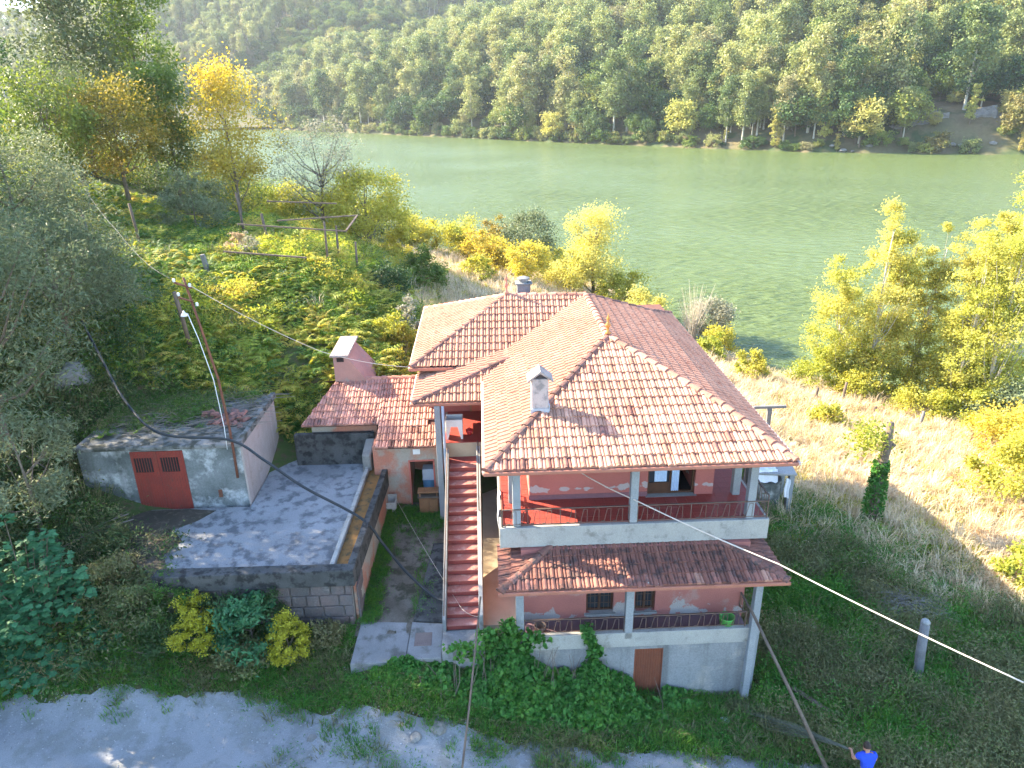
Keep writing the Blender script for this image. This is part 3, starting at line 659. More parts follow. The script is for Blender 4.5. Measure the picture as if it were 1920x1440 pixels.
# chimney
M['annex_cap'] = pmat('grey pink chimney slab', (.40,.31,.27), (.30,.25,.22), 3, .9, c3=(.2,.17,.15), scale2=5, amt2=.42)
ch = MB(); ch.box(1.49,2.4,8.1,2.02,2.86,9.64); ch = ch.build('chimney', pmat('pale stained chimney render', (.47,.40,.36), (.38,.33,.31), 2, .9, c3=(.24,.22,.21), scale2=4, amt2=.42, bump=.4), house, bevel=.015)
cp = MB(); cp.add([(1.36,2.3,9.62),(1.76,2.3,9.93),(2.16,2.3,9.62),(1.36,2.96,9.62),(1.76,2.96,9.93),(2.16,2.96,9.62),(1.36,2.3,9.56),(1.76,2.3,9.86),(2.16,2.3,9.56),(1.36,2.96,9.56),(1.76,2.96,9.86),(2.16,2.96,9.56)],
   [(0,3,4,1),(1,4,5,2),(6,7,10,9),(7,8,11,10),(0,1,7,6),(1,2,8,7),(3,9,10,4),(4,10,11,5),(0,6,9,3),(2,5,11,8)]); cp.build('chimney_cap', M['annex_cap'], ch)
fl = MB(); fl.box(1.46,2.37,8.1,2.05,2.39,8.66).box(2.03,2.39,8.1,2.06,2.9,8.75); fl.build('flashing', M['greyplastic'], ch)
# squat back chimney
ch2 = MB(); ch2.box(1.6,13.6,8.6,2.2,14.1,9.8).box(1.52,13.52,9.8,2.28,14.18,9.86); ch2 = ch2.build('chimney', M['basewall'], house, bevel=.02)
MB().lathe((1.9,13.85,9.86), [(.2,0),(.2,.12),(.28,.13),(.28,.2),(.1,.26)]).build('chimney_pot', M['basewall'], ch2, smooth=False)
# finials
def finial(p, m_, h=.75):
    MB().lathe(p, [(.10*1,0),(.12,.05*h),(.05,.12*h),(.045,.3*h),(.09,.38*h),(.10,.46*h),(.04,.56*h),(.035,.66*h),(.065,.74*h),(.05,.82*h),(.015,.92*h),(.01,h)], 10).build('finial', m_, roof, smooth=True)
finial((P_[0],P_[1],P_[2]+.1), M['finial']); finial((R_[0],R_[1],R_[2]+.1), M['ridge'], .85)

# ------------------------------------------------------------ staircase (part of the house)
sx0, sx1 = -1.38, -.36; n = 17; z0_, z1_ = 2.2, 5.0; y0_, y1_ = .05, 5.85
run = (y1_-y0_)/n; rise = (z1_-z0_)/n
stp = [(y0_,z0_-.5)]
sc_ = MB(); vs_ = [(sx0+.01, y0_+.02, 1.6),(sx1-.01, y0_+.02, 1.6),(sx1-.01, y1_, z1_-.4),(sx0+.01,y1_,z1_-.4),(sx0+.01,y0_+.02,2.2),(sx1-.01,y0_+.02,2.2),(sx1-.01,y1_,z1_-.2),(sx0+.01,y1_,z1_-.2)]
sc_.add(vs_, [(0,3,2,1),(4,5,6,7),(0,1,5,4),(1,2,6,5),(2,3,7,6),(3,0,4,7)])
stair = sc_.build('staircase', M['concrete'], house)
for i in range(n):
    y = y0_+i*run; z = z0_+(i+1)*rise
    b = MB(); b.box(sx0,y,z-rise-.03,sx1,y+run+.005,z-.03); b.cur = 1; b.box(sx0,y-.03,z-.0299,sx1,y+run-.03,z); b.build('step', [M['step'], M['tread']], stair, bevel=.008)
def string(x0, x1, up, m_):
    b = MB(); b.add([(x0,y0_-.12,1.7),(x1,y0_-.12,1.7),(x1,y1_+.2,z1_-.55),(x0,y1_+.2,z1_-.55),(x0,y0_-.12,z0_+rise+up),(x1,y0_-.12,z0_+rise+up),(x1,y1_+.2,z1_+rise+up),(x0,y1_+.2,z1_+rise+up)], [(0,3,2,1),(4,5,6,7),(0,1,5,4),(1,2,6,5),(2,3,7,6),(3,0,4,7)])
    return b.build('stringer', m_, stair, bevel=.008)
string(-1.49,-1.385,.32,M['basewall']); string(-.355,-.22,.42,M['conc_band'])
hr = MB(); hr.tube([(-1.44,y0_-.1,z0_+.62),(-1.44,y1_,z1_+.62)], .02)
hr.build('handrail', M['iron'], stair, smooth=True)
hr = MB(); hr.tube([(-.29,y0_+3.4,z0_+2.6),(-.29,y1_,z1_+.9)], .02).tube([(-.29,y0_+3.4,z0_+2.0),(-.29,y0_+3.4,z0_+2.6)], .02).tube([(-.29,y1_,z1_+.3),(-.29,y1_,z1_+.9)], .02); hr.build('handrail', M['iron'], stair, smooth=True)
MB().box(-1.5,y1_,4.4,-.22,6.35,5.0).build('landing', M['step'], stair)
# stair head porch
MB().box(-1.62,6.35,5.0,1.37,9.25,5.58).build('porch_floor', M['path'], house)
MB().box(-1.55,6.36,5.58,1.36,9.25,5.6).build('porch_floor', M['floortile'], house)
MB().box(-.55,9.2,5.6,.3,9.245,7.05).build('porch_door', pmat('red painted door', (.46,.10,.06), (.4,.085,.055), 2, .5), house)
f_ = MB(); f_.box(-.62,9.19,5.6,-.55,9.24,7.1).box(.3,9.19,5.6,.37,9.24,7.1).box(-.55,9.19,7.05,.3,9.24,7.12).box(-.55,9.185,6.6,.3,9.22,6.66); f_.build('door_frame', M['cabinet'], house)
MB().box(-1.86,6.1,1.6,-1.64,6.32,7.26).build('porch_column', M['column'], house, bevel=.012)
dp = MB(); dp.tube([(-1.54,6.12,7.22),(-1.54,6.12,5.5),(-1.54,6.06,5.3),(-1.54,6.06,1.7)], .055, 10); dp.build('downpipe', M['greyplastic'], house, smooth=True)
# passage between stairs and house
MB().box(-.22,.1,1.8,1.0,9.2,2.25).build('passage_floor', M['path'], house)
MB().box(.36,.45,4.87,.45,2.4,5.58).build('veranda_edge', M['conc_band'], house)
# landing slab at the stair foot
MB().box(-1.5,-.8,.6,-.2,.0,2.2).build('foot_landing', M['basewall'], house, bevel=.01)

# ------------------------------------------------------------ annex with its own roof
annex = empty('annex', (-3.5, 9, 2.2), 'small salmon annex with sloping clay tile roof between terrace and stairs', 'outbuilding')
w = MB(); w.box(-4.45,7.3,1.7,-3.05,11.3,5.05).box(-2.1,7.3,1.7,-1.88,11.3,5.05).box(-3.05,7.3,4.38,-2.1,11.3,5.05).box(-3.05,9.0,1.7,-2.1,11.3,4.38); w.build('wall', M['annex_wall'], annex)
MB().box(-7.1,8.8,3.7,-4.45,11.3,5.4).build('back_wall', M['annex_wall'], annex)
MB().box(-3.05,7.32,1.7,-2.1,9.0,2.36).build('room_floor', M['dark'], annex)  # near-black floor, shade of the doorway put into the colour
f_ = MB(); f_.box(-3.09,7.27,2.3,-3.03,7.3,4.42).box(-2.12,7.27,2.3,-2.06,7.3,4.42).box(-3.03,7.27,4.36,-2.12,7.3,4.42); f_.build('door_frame', pmat('red door surround', (.48,.14,.10), None, 3, .8), annex)
MB().box(-2.88,7.275,4.68,-2.6,7.298,4.9).build('wall_plaque', M['white'], annex)
az = lambda y: 5.12+(y-7)*.271
aR = MB()
pa = [(-4.3,7,az(7)),(-1.95,7,az(7)),(-1.95,11.4,az(11.4)),(-4.3,11.4,az(11.4))]; pb = [(-7.4,8.4,az(8.4)),(-4.3,8.4,az(8.4)),(-4.3,11.4,az(11.4)),(-6.4,11.4,az(11.4))]
for q in (pa, pb): aR.add([(p[0],p[1],p[2]-.03) for p in q], [(0,1,2,3)])
aR.add([(-7,11.4,az(11.4)-.03),(-1.95,11.4,az(11.4)-.03),(-1.95,12.6,5.7),(-7,12.6,5.7)], [(0,1,2,3)])
aroof = aR.build('roof', M['deck'], annex); field = MB()
M['tile_annex'] = pmat('aged pink roof tile', (.54,.27,.20), (.42,.19,.135), .9, .9, c3=(.28,.15,.11), scale2=5, amt2=.38, rnd=.25, bump=.35, bscale=60, spots=((.32,.26,.2), 4, .2))
_tile_cache.clear()
slope(pa, aroof, M['tile_annex'], field, single=lambda r,k: True, skip=((3,8),(3,9)), jit=1.6); slope(pb, aroof, M['tile_annex'], field, single=lambda r,k: True, jit=1.8)
caps((-6.2,11.4,az(11.4)),(-2.3,11.4,az(11.4)),M['ridge'],aroof,seed=21)
h_ = MB(); h_.add([(-6.45,11.2,6.0),(-4.85,11.2,6.0),(-4.95,13.6,6.2),(-6.45,13.6,6.2),(-6.45,11.2,7.42),(-5.86,11.2,7.42),(-5.95,13.6,7.42),(-6.45,13.6,7.42)], [(0,3,2,1),(4,5,6,7),(0,1,5,4),(1,2,6,5),(2,3,7,6),(3,0,4,7)])
hood = h_.build('chimney', pmat('salmon chimney hood', (.43,.24,.19), (.36,.2,.16), 1.5, .9, c3=(.3,.26,.23), scale2=3, amt2=.35, bump=.3), annex)
MB().box(-6.56,11.05,7.46,-5.76,13.75,7.56).build('chimney_cap', M['annex_cap'], hood, bevel=.02)
MB().box(-6.3,11.18,7.22,-6.0,11.21,7.4).build('vent_shade', M['dark'], hood)  # near-black plate painted as the shade inside the smoke outlet

# ------------------------------------------------------------ terrace building
ter = empty('terrace_building', (-8, 4, 1.5), 'low stone outbuilding with blotched concrete terrace on top and lichened parapet', 'outbuilding')
tp = [(-10.4,1.15),(-4.95,1.05),(-4.72,8.0),(-4.75,9.7),(-8.8,9.9),(-8.8,5.4),(-13.3,5.4),(-13.2,3.7),(-11.6,2.2)]
MB().prism(tp, 3.3, 3.7).build('terrace_slab', M['terrace'], ter)
MB().prism([(-10.3,1.0),(-4.4,1.0),(-4.1,8.0),(-4.1,9.6),(-10.3,9.6)], 1.0, 3.3).build('wall', M['mortar'], ter)
MB().prism([(-10.5,.8),(-4.26,.8),(-4.24,1.18),(-10.5,1.28)], 3.42, 4.02).build('front_parapet', M['parapet'], ter, bevel=.02)
MB().prism([(-4.48,1.18),(-4.24,1.18),(-3.9,7.9),(-4.12,7.9)], 3.3, 4.05).build('outer_parapet', M['parapet'], ter, bevel=.02)
MB().prism([(-5.08,1.24),(-4.93,1.24),(-4.70,7.9),(-4.86,7.9)], 3.5, 3.98).build('inner_kerb', M['conc_band'], ter, bevel=.02)
MB().prism([(-4.93,1.2),(-4.48,1.18),(-4.12,7.9),(-4.70,7.9)], 3.3, 3.82).build('gutter_channel', M['moss'], ter)
MB().prism([(-4.37,1.1),(-4.27,1.1),(-3.95,7.9),(-4.05,7.9)], 1.2, 3.3).build('side_wall', M['annex_wall'], ter)
b_ = MB(); b_.prism([(-7.8,8.52),(-4.55,8.48),(-4.55,8.76),(-7.8,8.78)], 3.5, 5.08); b_.build('back_wall', M['parapet'], ter, bevel=.04)
b_ = MB(); b_.prism([(-4.98,7.7),(-4.62,7.62),(-4.5,8.46),(-4.88,8.46)], 3.5, [4.5,4.5,4.9,4.9]); b_.build('wall_stub', M['rock'], ter, bevel=.05)
# squared stones of the front wall
for r in range(5):
    x = -10.2 + (.2 if r % 2 else 0); zz = 1.28+r*.43
    while x < -4.45:
        l_ = random.uniform(.42,.72); x1 = min(x+l_, -4.4)
        if x1-x > .15: MB().box(x+.012, .90+random.uniform(0,.03), zz+.012, x1-.012, 1.0, min(zz+.43,3.4)-.012).build('stone', M['stonewall'], ter, bevel=.03)
        x = x1
for r in range(4):
    MB().prism([(-4.3+.03,1.0),(-4.2,1.0),(-4.2,1.02+.45*(1+r%2)),(-4.27,1.02+.45*(1+r%2))], 1.3+r*.5+.01, 1.3+r*.5+.48).build('stone', M['stonewall'], ter, bevel=.02)

# ------------------------------------------------------------ shed
shed = empty('shed', (-11.7, 7.8, 3.6), 'flat roofed concrete shed with double red corrugated doors on the hillside', 'shed')
w = MB(); w.box(-14.7,5.6,3.2,-12.85,10,6.1).box(-10.97,5.6,3.2,-8.9,10,6.1).box(-12.85,5.6,6.03,-10.97,10,6.1).box(-12.85,6.0,3.2,-10.97,10,6.03); w.build('wall', M['shedwall'], shed)
MB().box(-8.9,5.62,3.2,-8.84,10,6.1).build('side_wall', M['shedside'], shed)
MB().prism([(-14.8,5.5),(-8.8,5.5),(-8.75,10.1),(-14.8,10.1)], 6.1, 6.24).build('roof_slab', M['shedroof'], shed, bevel=.03)
MB().prism([(-8.98,5.52),(-8.8,5.52),(-8.75,10.1),(-8.95,10.1)], 6.24, 6.36).build('roof_kerb', M['shedroof'], shed, bevel=.02)
for x0, x1 in ((-12.85,-11.915),(-11.905,-10.97)):
    d_ = MB(); n = 20
    for i in range(n):
        a = x0+(x1-x0)*i/n; b = x0+(x1-x0)*(i+1)/n; h = .016 if i % 2 else 0
        if 2 <= i < 16: d_.box(a+.002,5.575-h,3.6,b-.002,5.6,5.18).box(a+.002,5.575-h,5.78,b-.002,5.6,6.02)
        else: d_.box(a+.002,5.575-h,3.6,b-.002,5.6,6.02)
    lf = d_.build('door', M['redsteel'], shed)
    MB().box(x0+.02,5.598,5.15,x1-.02,5.63,5.8).build('shade_panel', M['dark'], lf)  # near-black panel painted as the shade behind the bars
    g = MB()
    for i in range(1,7): xx = x0+(x1-x0)*(2+14*i/7)/20; g.bar((xx,5.57,5.16),(xx,5.57,5.8),.016)
    g.build('bar_grille', M['redsteel'], lf)
    f_ = MB(); xa = x0+(x1-x0)*.1; xb = x0+(x1-x0)*.8; f_.box(xa-.03,5.55,5.14,xb+.03,5.575,5.18).box(xa-.03,5.55,5.78,xb+.03,5.575,5.82).box(xa-.04,5.55,5.18,xa,5.575,5.78).box(xb,5.55,5.18,xb+.04,5.575,5.78); f_.build('frame', M['redsteel'], lf)
MB().box(-9.95,5.565,4.05,-9.82,5.6,4.35).build('rust_plate', M['rust'], shed)
# pile of old roof tiles on the shed roof
pile = empty('tile_pile', (-9.9,7.6,6.26), 'heap of broken brown roof tiles lying on the shed roof', 'tiles')
for i in range(26):
    x = -9.9+random.gauss(0,.35); y = 7.5+random.gauss(0,.32); z = 6.26+.06*(i//7)+random.uniform(0,.04)
    mb = MB(); a = random.uniform(-.5,.5)+(1.57 if random.random() < .3 else 0)
    vs_ = []; k = 5
    for t_ in (0,.42):
        for q in range(k):
            an = math.pi*q/(k-1); px, py, pz_ = math.cos(an)*.11, t_-.2, math.sin(an)*.07
            vs_.append((x+px*math.cos(a)-py*math.sin(a), y+px*math.sin(a)+py*math.cos(a), z+pz_+py*.1))
    mb.add(vs_, [(q,q+1,k+q+1,k+q) for q in range(k-1)]+[tuple(range(k))[::-1],tuple(range(k,2*k))]); mb.build('tile', M['tile_dark'], pile)
st = MB()
for i in range(170):
    x = random.uniform(-14.6,-9.2); y = random.uniform(6.4,10); l_ = random.uniform(.5,1.6); a = random.gauss(.15,.3); z = 6.26+random.uniform(0,.12)
    st.tube([(x,y,z),(x+l_*.5*math.cos(a),y+l_*.5*math.sin(a),z+random.uniform(.02,.12)),(x+l_*math.cos(a),y+l_*math.sin(a),z)], [.014,.012,.006], 4)
tag(st.build('dry_twigs', M['roofstick']), 'dry grey vine twigs strewn over the shed roof', 'twigs', kind='stuff')

# ------------------------------------------------------------ yard ground
def sheet(name, poly, m_, lift=.0, zf=None, n=14):
    """bilinear patch p00,p10,p11,p01"""
    p = [np.array(q, float) for q in poly]; V = []; 
    for i in range(n+1):
        for j in range(n+1):
            u, v = i/n, j/n; V.append(p[0]*(1-u)*(1-v)+p[1]*u*(1-v)+p[2]*u*v+p[3]*(1-u)*v)
    V = np.array(V); V[:,2] += lift + .03*(vnoise(V[:,0], V[:,1], 2., 12)-.5)
    F = [(i*(n+1)+j, (i+1)*(n+1)+j, (i+1)*(n+1)+j+1, i*(n+1)+j+1) for i in range(n) for j in range(n)]
    o = bpy.data.objects.new(name, npmesh(name, V, F, [m_], smooth=True)); COL.objects.link(o); return tag(o, kind='structure')
sheet('yard', [(-4.35,.3,1.86),(-1.4,.3,1.96),(-1.4,7.4,2.42),(-4.2,7.4,2.42)], M['yard'])
pd = MB(); pd.prism([(-4.3,-.85),(-2.62,-.85),(-2.55,.75),(-4.2,.9)], .8, [1.80,1.82,1.95,1.95]); tag(pd.build('concrete_pad', M['pad'], bevel=.02), 'worn concrete slab at the yard entrance beside the terrace building', 'slab')
pd = MB(); pd.prism([(-2.6,-.85),(-1.52,-.85),(-1.52,.55),(-2.53,.7)], .8, [1.9,1.9,2.02,2.02]); pd = pd.build('concrete_pad', M['pad'], bevel=.02); tag(pd, 'concrete slab with square rusty manhole cover at the stair foot', 'slab')
MB().prism([(-2.4,-.35),(-1.85,-.35),(-1.85,.2),(-2.38,.2)], 1.9, [1.955,1.955,2.0,2.0]).build('manhole_cover', M['manhole'], pd, bevel=.01)
pd = MB(); pd.prism([(-2.5,.75),(-1.52,.62),(-1.52,4.6),(-2.05,4.6)], 1.2, [2.04,2.04,2.36,2.36]); tag(pd.build('concrete_strip', M['parapet'], bevel=.03), 'sloping raised concrete strip along the left of the red stairs', 'slab')

# ------------------------------------------------------------ things in the yard
bs = empty('wash_basin', (-4.0,7.0,2.35), 'old stone wash basin standing by the annex wall', 'basin')
b = MB(); x0,x1,y0,y1,z0,z1 = -4.4,-3.62,6.62,7.12,2.62,2.95
b.box(x0,y0,z0,x1,y1,z0+.06).box(x0,y0,z0+.06,x1,y0+.06,z1-.06).box(x0,y1-.06,z0+.06,x1,y1,z1+.08).box(x0,y0+.06,z0+.06,x0+.06,y1-.06,z1).box(x1-.06,y0+.06,z0+.06,x1,y1-.06,z1); b.build('bowl', M['stone'], bs, bevel=.015)
for x in (x0+.12,x1-.12): MB().box(x-.06,y0+.05,2.25,x+.06,y1-.05,z0-.001).build('leg', M['stone'], bs, bevel=.01)
cb = empty('cabinet', (-2.3,6.85,2.38), 'brown wooden cabinet beside the annex door behind the stairs', 'cabinet')
MB().box(-2.7,6.6,2.38,-1.95,7.0,3.1).build('body', M['cabinet'], cb, bevel=.01)
for x in (-2.68,-2.31): MB().box(x,6.57,2.44,x+.34,6.598,3.02).build('door', M['cabinet'], cb, bevel=.01)
MB().box(-2.75,6.55,3.1,-1.9,7.05,3.14).build('top', M['wood'], cb, bevel=.008)
bn = empty('wooden_bench', (-2.3,6.75,3.14), 'small brown wooden bench stacked on top of the cabinet', 'bench')
MB().box(-2.74,6.58,3.3,-1.92,6.98,3.36).build('seat', M['cabinet'], bn, bevel=.01)
for x in (-2.68,-2.02):
    for y in (6.62,6.9): MB().box(x,y,3.141,x+.05,y+.05,3.3).build('leg', M['cabinet'], bn)
dr = MB(); dr.lathe((-2.35,7.9,2.37), [(.27,0),(.28,.03),(.27,.3),(.285,.32),(.27,.34),(.27,.6),(.285,.62),(.27,.64),(.28,.9),(.26,.92)], 14); tag(dr.build('barrel', M['blue'], smooth=False), 'blue barrel inside the dark annex doorway', 'barrel')
bx = MB(); bx.box(-2.62,7.6,3.31,-2.1,8.1,3.36).box(-2.6,7.62,3.36,-2.12,8.08,3.8); 
tag(bx.build('storage_box', M['greyplastic'], bevel=.02), 'grey box on top of the blue barrel in the annex doorway', 'box')
# white sink on the stair head porch
sk = empty('laundry_sink', (-1.2,6.9,5.6), 'white laundry sink on tapered legs at the stair head', 'sink')
b = MB(); x0,x1,y0,y1,z0,z1 = -1.5,-.85,6.6,7.1,6.12,6.42
b.box(x0,y0,z0,x1,y1,z0+.05).box(x0,y0,z0+.05,x1,y0+.05,z1).box(x0,y1-.05,z0+.05,x1,y1,z1+.03).box(x0,y0+.05,z0+.05,x0+.05,y1-.05,z1).box(x1-.05,y0+.05,z0+.05,x1,y1-.05,z1); b.build('bowl', M['white'], sk, bevel=.015)
for s_, xa, xb in ((1,x0+.01,x0+.2),(-1,x1-.01,x1-.2)):
    l = MB(); ya, yb = y0+.03, y1-.03; xm = xa+s_*.07
    l.add([(xa,ya,5.6),(xm,ya,5.6),(xb,ya,z0-.002),(xa,ya,z0-.002),(xa,yb,5.6),(xm,yb,5.6),(xb,yb,z0-.002),(xa,yb,z0-.002)], [(0,1,2,3),(7,6,5,4),(0,3,7,4),(1,5,6,2),(3,2,6,7),(0,4,5,1)]); l.build('leg', M['white'], sk)
pt = MB(); pt.lathe((-.62,7.0,5.61), [(.09,0),(.13,.12),(.15,.2),(.12,.22),(.11,.17)], 12).lathe((-.62,7.0,5.78), [(.14,0),(.1,.06),(.03,.09),(.03,.12)], 12); tag(pt.build('bucket', M['redplastic'], smooth=True), 'red lidded pot on the porch floor beside the white sink', 'pot')
# cloth over the veranda's left rail
cl = MB(); nx, ny = 10, 14; V = []
for i in range(nx+1):
    for j in range(ny+1):
        u, v = i/nx, j/ny; V.append((.40-.05*math.sin(v*3.1)-.02*math.sin(u*9)+.02*math.sin(v*7+u*4), 1.1+u*.55*(1-.45*v), 6.28-1.35*v+ (.12*u if j == ny else 0)))
cl.add(V, [(i*(ny+1)+j,(i+1)*(ny+1)+j,(i+1)*(ny+1)+j+1,i*(ny+1)+j+1) for i in range(nx) for j in range(ny)])
co = cl.build('cloth', M['cloth'], smooth=True); tag(co, 'white cloth hung over the left veranda rail above the passage', 'cloth'); sm = co.modifiers.new('solid', 'SOLIDIFY'); sm.thickness = .008
# green tub on the lower balcony, dark pot
tb = MB(); tb.lathe((7.35,-.42,2.21), [(.16,0),(.2,.02),(.23,.42),(.245,.43),(.245,.46),(.2,.46),(.17,.06)], 14); tag(tb.build('tub', M['green'], smooth=True), 'green plastic tub at the right end of the lower balcony', 'tub')
tb = MB(); tb.lathe((1.55,-.25,2.21), [(.13,0),(.19,.1),(.2,.25),(.17,.27),(.15,.1)], 12); tag(tb.build('flower_pot', M['iron'], smooth=True), 'dark flower pot near the left end of the lower balcony', 'pot')
# concrete water tank shelter right of the house
tk = empty('tank_shelter', (12.9,9.6,0), 'round concrete tank under a slab roof right of the house', 'tank')
MB().lathe((12.55,9.95,-.1), [(.72,0),(.72,1.7),(.66,1.72),(.62,1.6)], 20).build('tank', M['shedwall'], tk, smooth=False)
MB().prism([(11.6,9.2),(13.5,8.95),(13.75,10.6),(11.8,10.9)], 2.12, 2.22).build('roof_slab', M['concrete'], tk, bevel=.02)
for x,y in ((13.35,9.15),(13.5,10.4),(11.85,9.35),(12.0,10.7)): MB().box(x-.11,y-.11,-.4,x+.11,y+.11,2.12).build('post', M['column'], tk, bevel=.01)
# plastic sheet lying on it
cl = MB(); V = []; n = 10
for i in range(n+1):
    for j in range(n+1):
        u, v = i/n, j/n; V.append((11.75+u*1.0, 9.1+v*.9, 2.235+.10*abs(math.sin(u*7+v*3))*abs(math.sin(v*6+1)) - (.5*(.15-v)/.15 if v < .15 else 0)))
cl.add(V, [(i*(n+1)+j,(i+1)*(n+1)+j,(i+1)*(n+1)+j+1,i*(n+1)+j+1) for i in range(n) for j in range(n)])
tag(cl.build('plastic_sheet', M['cloth'], smooth=False), 'crumpled pale sheet lying on the tank shelter roof', 'sheet')
cl = MB(); V = []
for i in range(7):
    for j in range(9):
        u, v = i/6, j/8; V.append((13.0+u*.22+.02*math.sin(v*8), 8.9-.03*math.sin(u*9), 2.1-v*.95-.1*u))
cl.add(V, [(i*9+j,(i+1)*9+j,(i+1)*9+j+1,i*9+j+1) for i in range(6) for j in range(8)])
tag(cl.build('rag', M['cloth'], smooth=True), 'pale rag hanging from the edge of the tank shelter', 'cloth')

# ------------------------------------------------------------ poles, posts and cables
up = empty('utility_pole', (-9.1,5.5,4.9), 'bent rusty iron pole with insulators and lamp rising from the shed front', 'pole')
MB().tube([(-9.12,5.48,4.9),(-9.1,5.48,6.0),(-9.1,5.46,7.0),(-9.17,5.44,8.8),(-9.42,5.42,10.6),(-9.69,5.4,12.4)], [.05,.05,.048,.045,.042,.04], 8).build('pole', M['rust'], up, smooth=True)
MB().tube([(-9.28,5.4,6.1),(-9.24,5.38,7.0),(-9.3,5.36,8.8),(-9.54,5.34,10.3),(-9.74,5.32,11.2)], .014, 6).build('conduit', M['white'], up, smooth=True)
ca = MB(); ca.bar((-10.0,5.35,12.25),(-9.45,5.35,12.05),.05).bar((-9.95,5.35,11.75),(-9.5,5.35,11.6),.05); ca.build('crossarm', M['rust'], up)
for x,z in ((-9.98,12.27),(-9.5,12.1),(-9.92,11.8),(-9.38,11.45)): MB().lathe((x,5.33,z), [(.03,0),(.05,.02),(.035,.05),(.055,.07),(.03,.12)], 8).build('insulator', M['white'], up, smooth=True)
MB().lathe((-9.86,5.33,11.12), [(.12,0),(.09,.07),(.04,.12),(.02,.18)], 12).build('lamp_shade', M['white'], up, smooth=True)
def sagline(pts, n=14, sag=.0):
    out = []
    for (a, b) in zip(pts[:-1], pts[1:]):
        a = Vector(a); b = Vector(b)
        for i in range(n): u = i/n; p = a.lerp(b, u); p.z -= sag*4*u*(1-u); out.append(p)
    out.append(Vector(pts[-1])); return out
def smoothline(pts, n=8):
    P = [Vector(p) for p in pts]; P = [P[0]*2-P[1]]+P+[P[-1]*2-P[-2]]; out = []
    for i in range(1, len(P)-2):
        for k in range(n):
            t_ = k/n; a,b,c,d = P[i-1:i+3]; out.append(.5*((2*b)+(c-a)*t_+(2*a-5*b+4*c-d)*t_*t_+(3*b-a-3*c+d)*t_**3))
    out.append(P[-2]); return out
bc = MB(); bc.tube(smoothline([(-16.6,11.3,9.3),(-15.2,9.5,8.3),(-13.4,7.2,7.3),(-11.6,5.6,6.72),(-9.15,5.36,6.5),(-7.8,4.8,5.9),(-6.4,4.1,5.2),(-4.4,3.6,4.14),(-3.7,3.3,3.3),(-2.9,2.6,2.62),(-1.9,1.6,2.3),(-1.4,1.3,2.28)]), .05, 6)
tag(bc.build('cable', M['blackcable'], smooth=True), 'thick black cable sagging from the hillside over the shed to the stairs', 'cable')
for pts, lab, r_, m_ in (
  (sagline([(-9.5,5.33,12.15),(-6.2,8.2,8.75),(-2.9,8.6,7.86)], 12, .12), 'pale wire running from the bent iron pole to the house roof corner', .011, 'whitecable'),
  (sagline([(-9.98,5.33,12.35),(-13.5,9.5,13.3),(-17.5,15,15.2)], 10, .3), 'dark wire running from the bent iron pole up the hillside', .007, 'blackcable'),
  (sagline([(-9.92,5.33,11.9),(-12.8,11.1,10.1)], 12, .25), 'thin dark wire between the bent iron pole and the wooden hillside post', .009, 'blackcable'),
  (sagline([(2.95,1.98,6.62),(4.45,.47,6.42),(7.98,-2.0,5.72),(12.15,-6.0,5.19)], 10, .05), 'pale cable stretched from the balcony wall to the lower right', .0205, 'whitecable'),
  (sagline([(-3.6,6.8,2.9),(-.9,.35,2.75),(-.3,-.6,3.2)], 10, .1), 'thin clothes line from the wash basin to the stair foot', .005, 'whitecable')):
    mb = MB(); mb.tube(pts, r_, 5); tag(mb.build('wire' if r_ < .019 else 'service_cable', M[m_], smooth=True), lab, 'wire' if r_ < .019 else 'cable')
def post(a, b, r0, r1, m_, label, name='post', cat='post', top=None, n=8, group=None):
    a = Vector(a); b = Vector(b); mb = MB(); mid = a.lerp(b,.5)+Vector((.02,.01,0)); mb.tube([a,mid,b], [r0,(r0+r1)/2,r1], n); o = mb.build(name, m_, smooth=n > 6)
    return tag(o, label, cat, group)
post((-12.85,12.4,7.6),(-12.75,11.6,10.35),.10,.09,M['wood'],'thick grey wooden post on the shaded slope above the shed')
post((7.75,-1.0,3.5),(9.55,-4.3,-.4),.045,.06,M['wood'],'long grey pole leaning on the lower balcony corner','leaning_pole','pole')
post((-.26,-.75,4.05),(-1.0,-4.9,.4),.028,.032,M['wood'],'thin brown stick leaning against the stair foot','leaning_stick','stick')
mb = MB(); mb.bar((9.6,-.75,.0),(10.4,-1.75,-.05),.16,.05); tag(mb.build('plank', M['wood']), 'weathered plank lying in the grass beside the leaning pole', 'plank')
pz0 = gz(14.0,-.4)
cpst = empty('concrete_post', (14.0,-.4,pz0), 'speckled concrete post with domed top standing in the shaded grass', 'post')
mb = MB(); mb.tube([(14.0,-.42,pz0-.3),(14.08,-.1,pz0+1.0),(14.15,.1,pz0+2.05)], [.16,.15,.145], 10); mb.build('shaft', M['postconc'], cpst, smooth=True)
mb = MB(); mb.lathe((14.15,.1,pz0+2.05), [(.15,0),(.14,.05),(.1,.10),(.03,.13)], 10); mb.build('cap', M['concrete'], cpst, smooth=True)
tz_ = gz(15.6,17.5)
tpost = empty('clothesline_post', (15.6,17.5,tz_), 'concrete T-shaped post behind the right roof edge', 'post')
MB().box(15.48,17.4,tz_-.3,15.72,17.6,tz_+1.75).build('shaft', M['postconc'], tpost, bevel=.01); MB().box(14.7,17.42,tz_+1.75,16.5,17.58,tz_+1.9).build('crossbar', M['postconc'], tpost, bevel=.01)
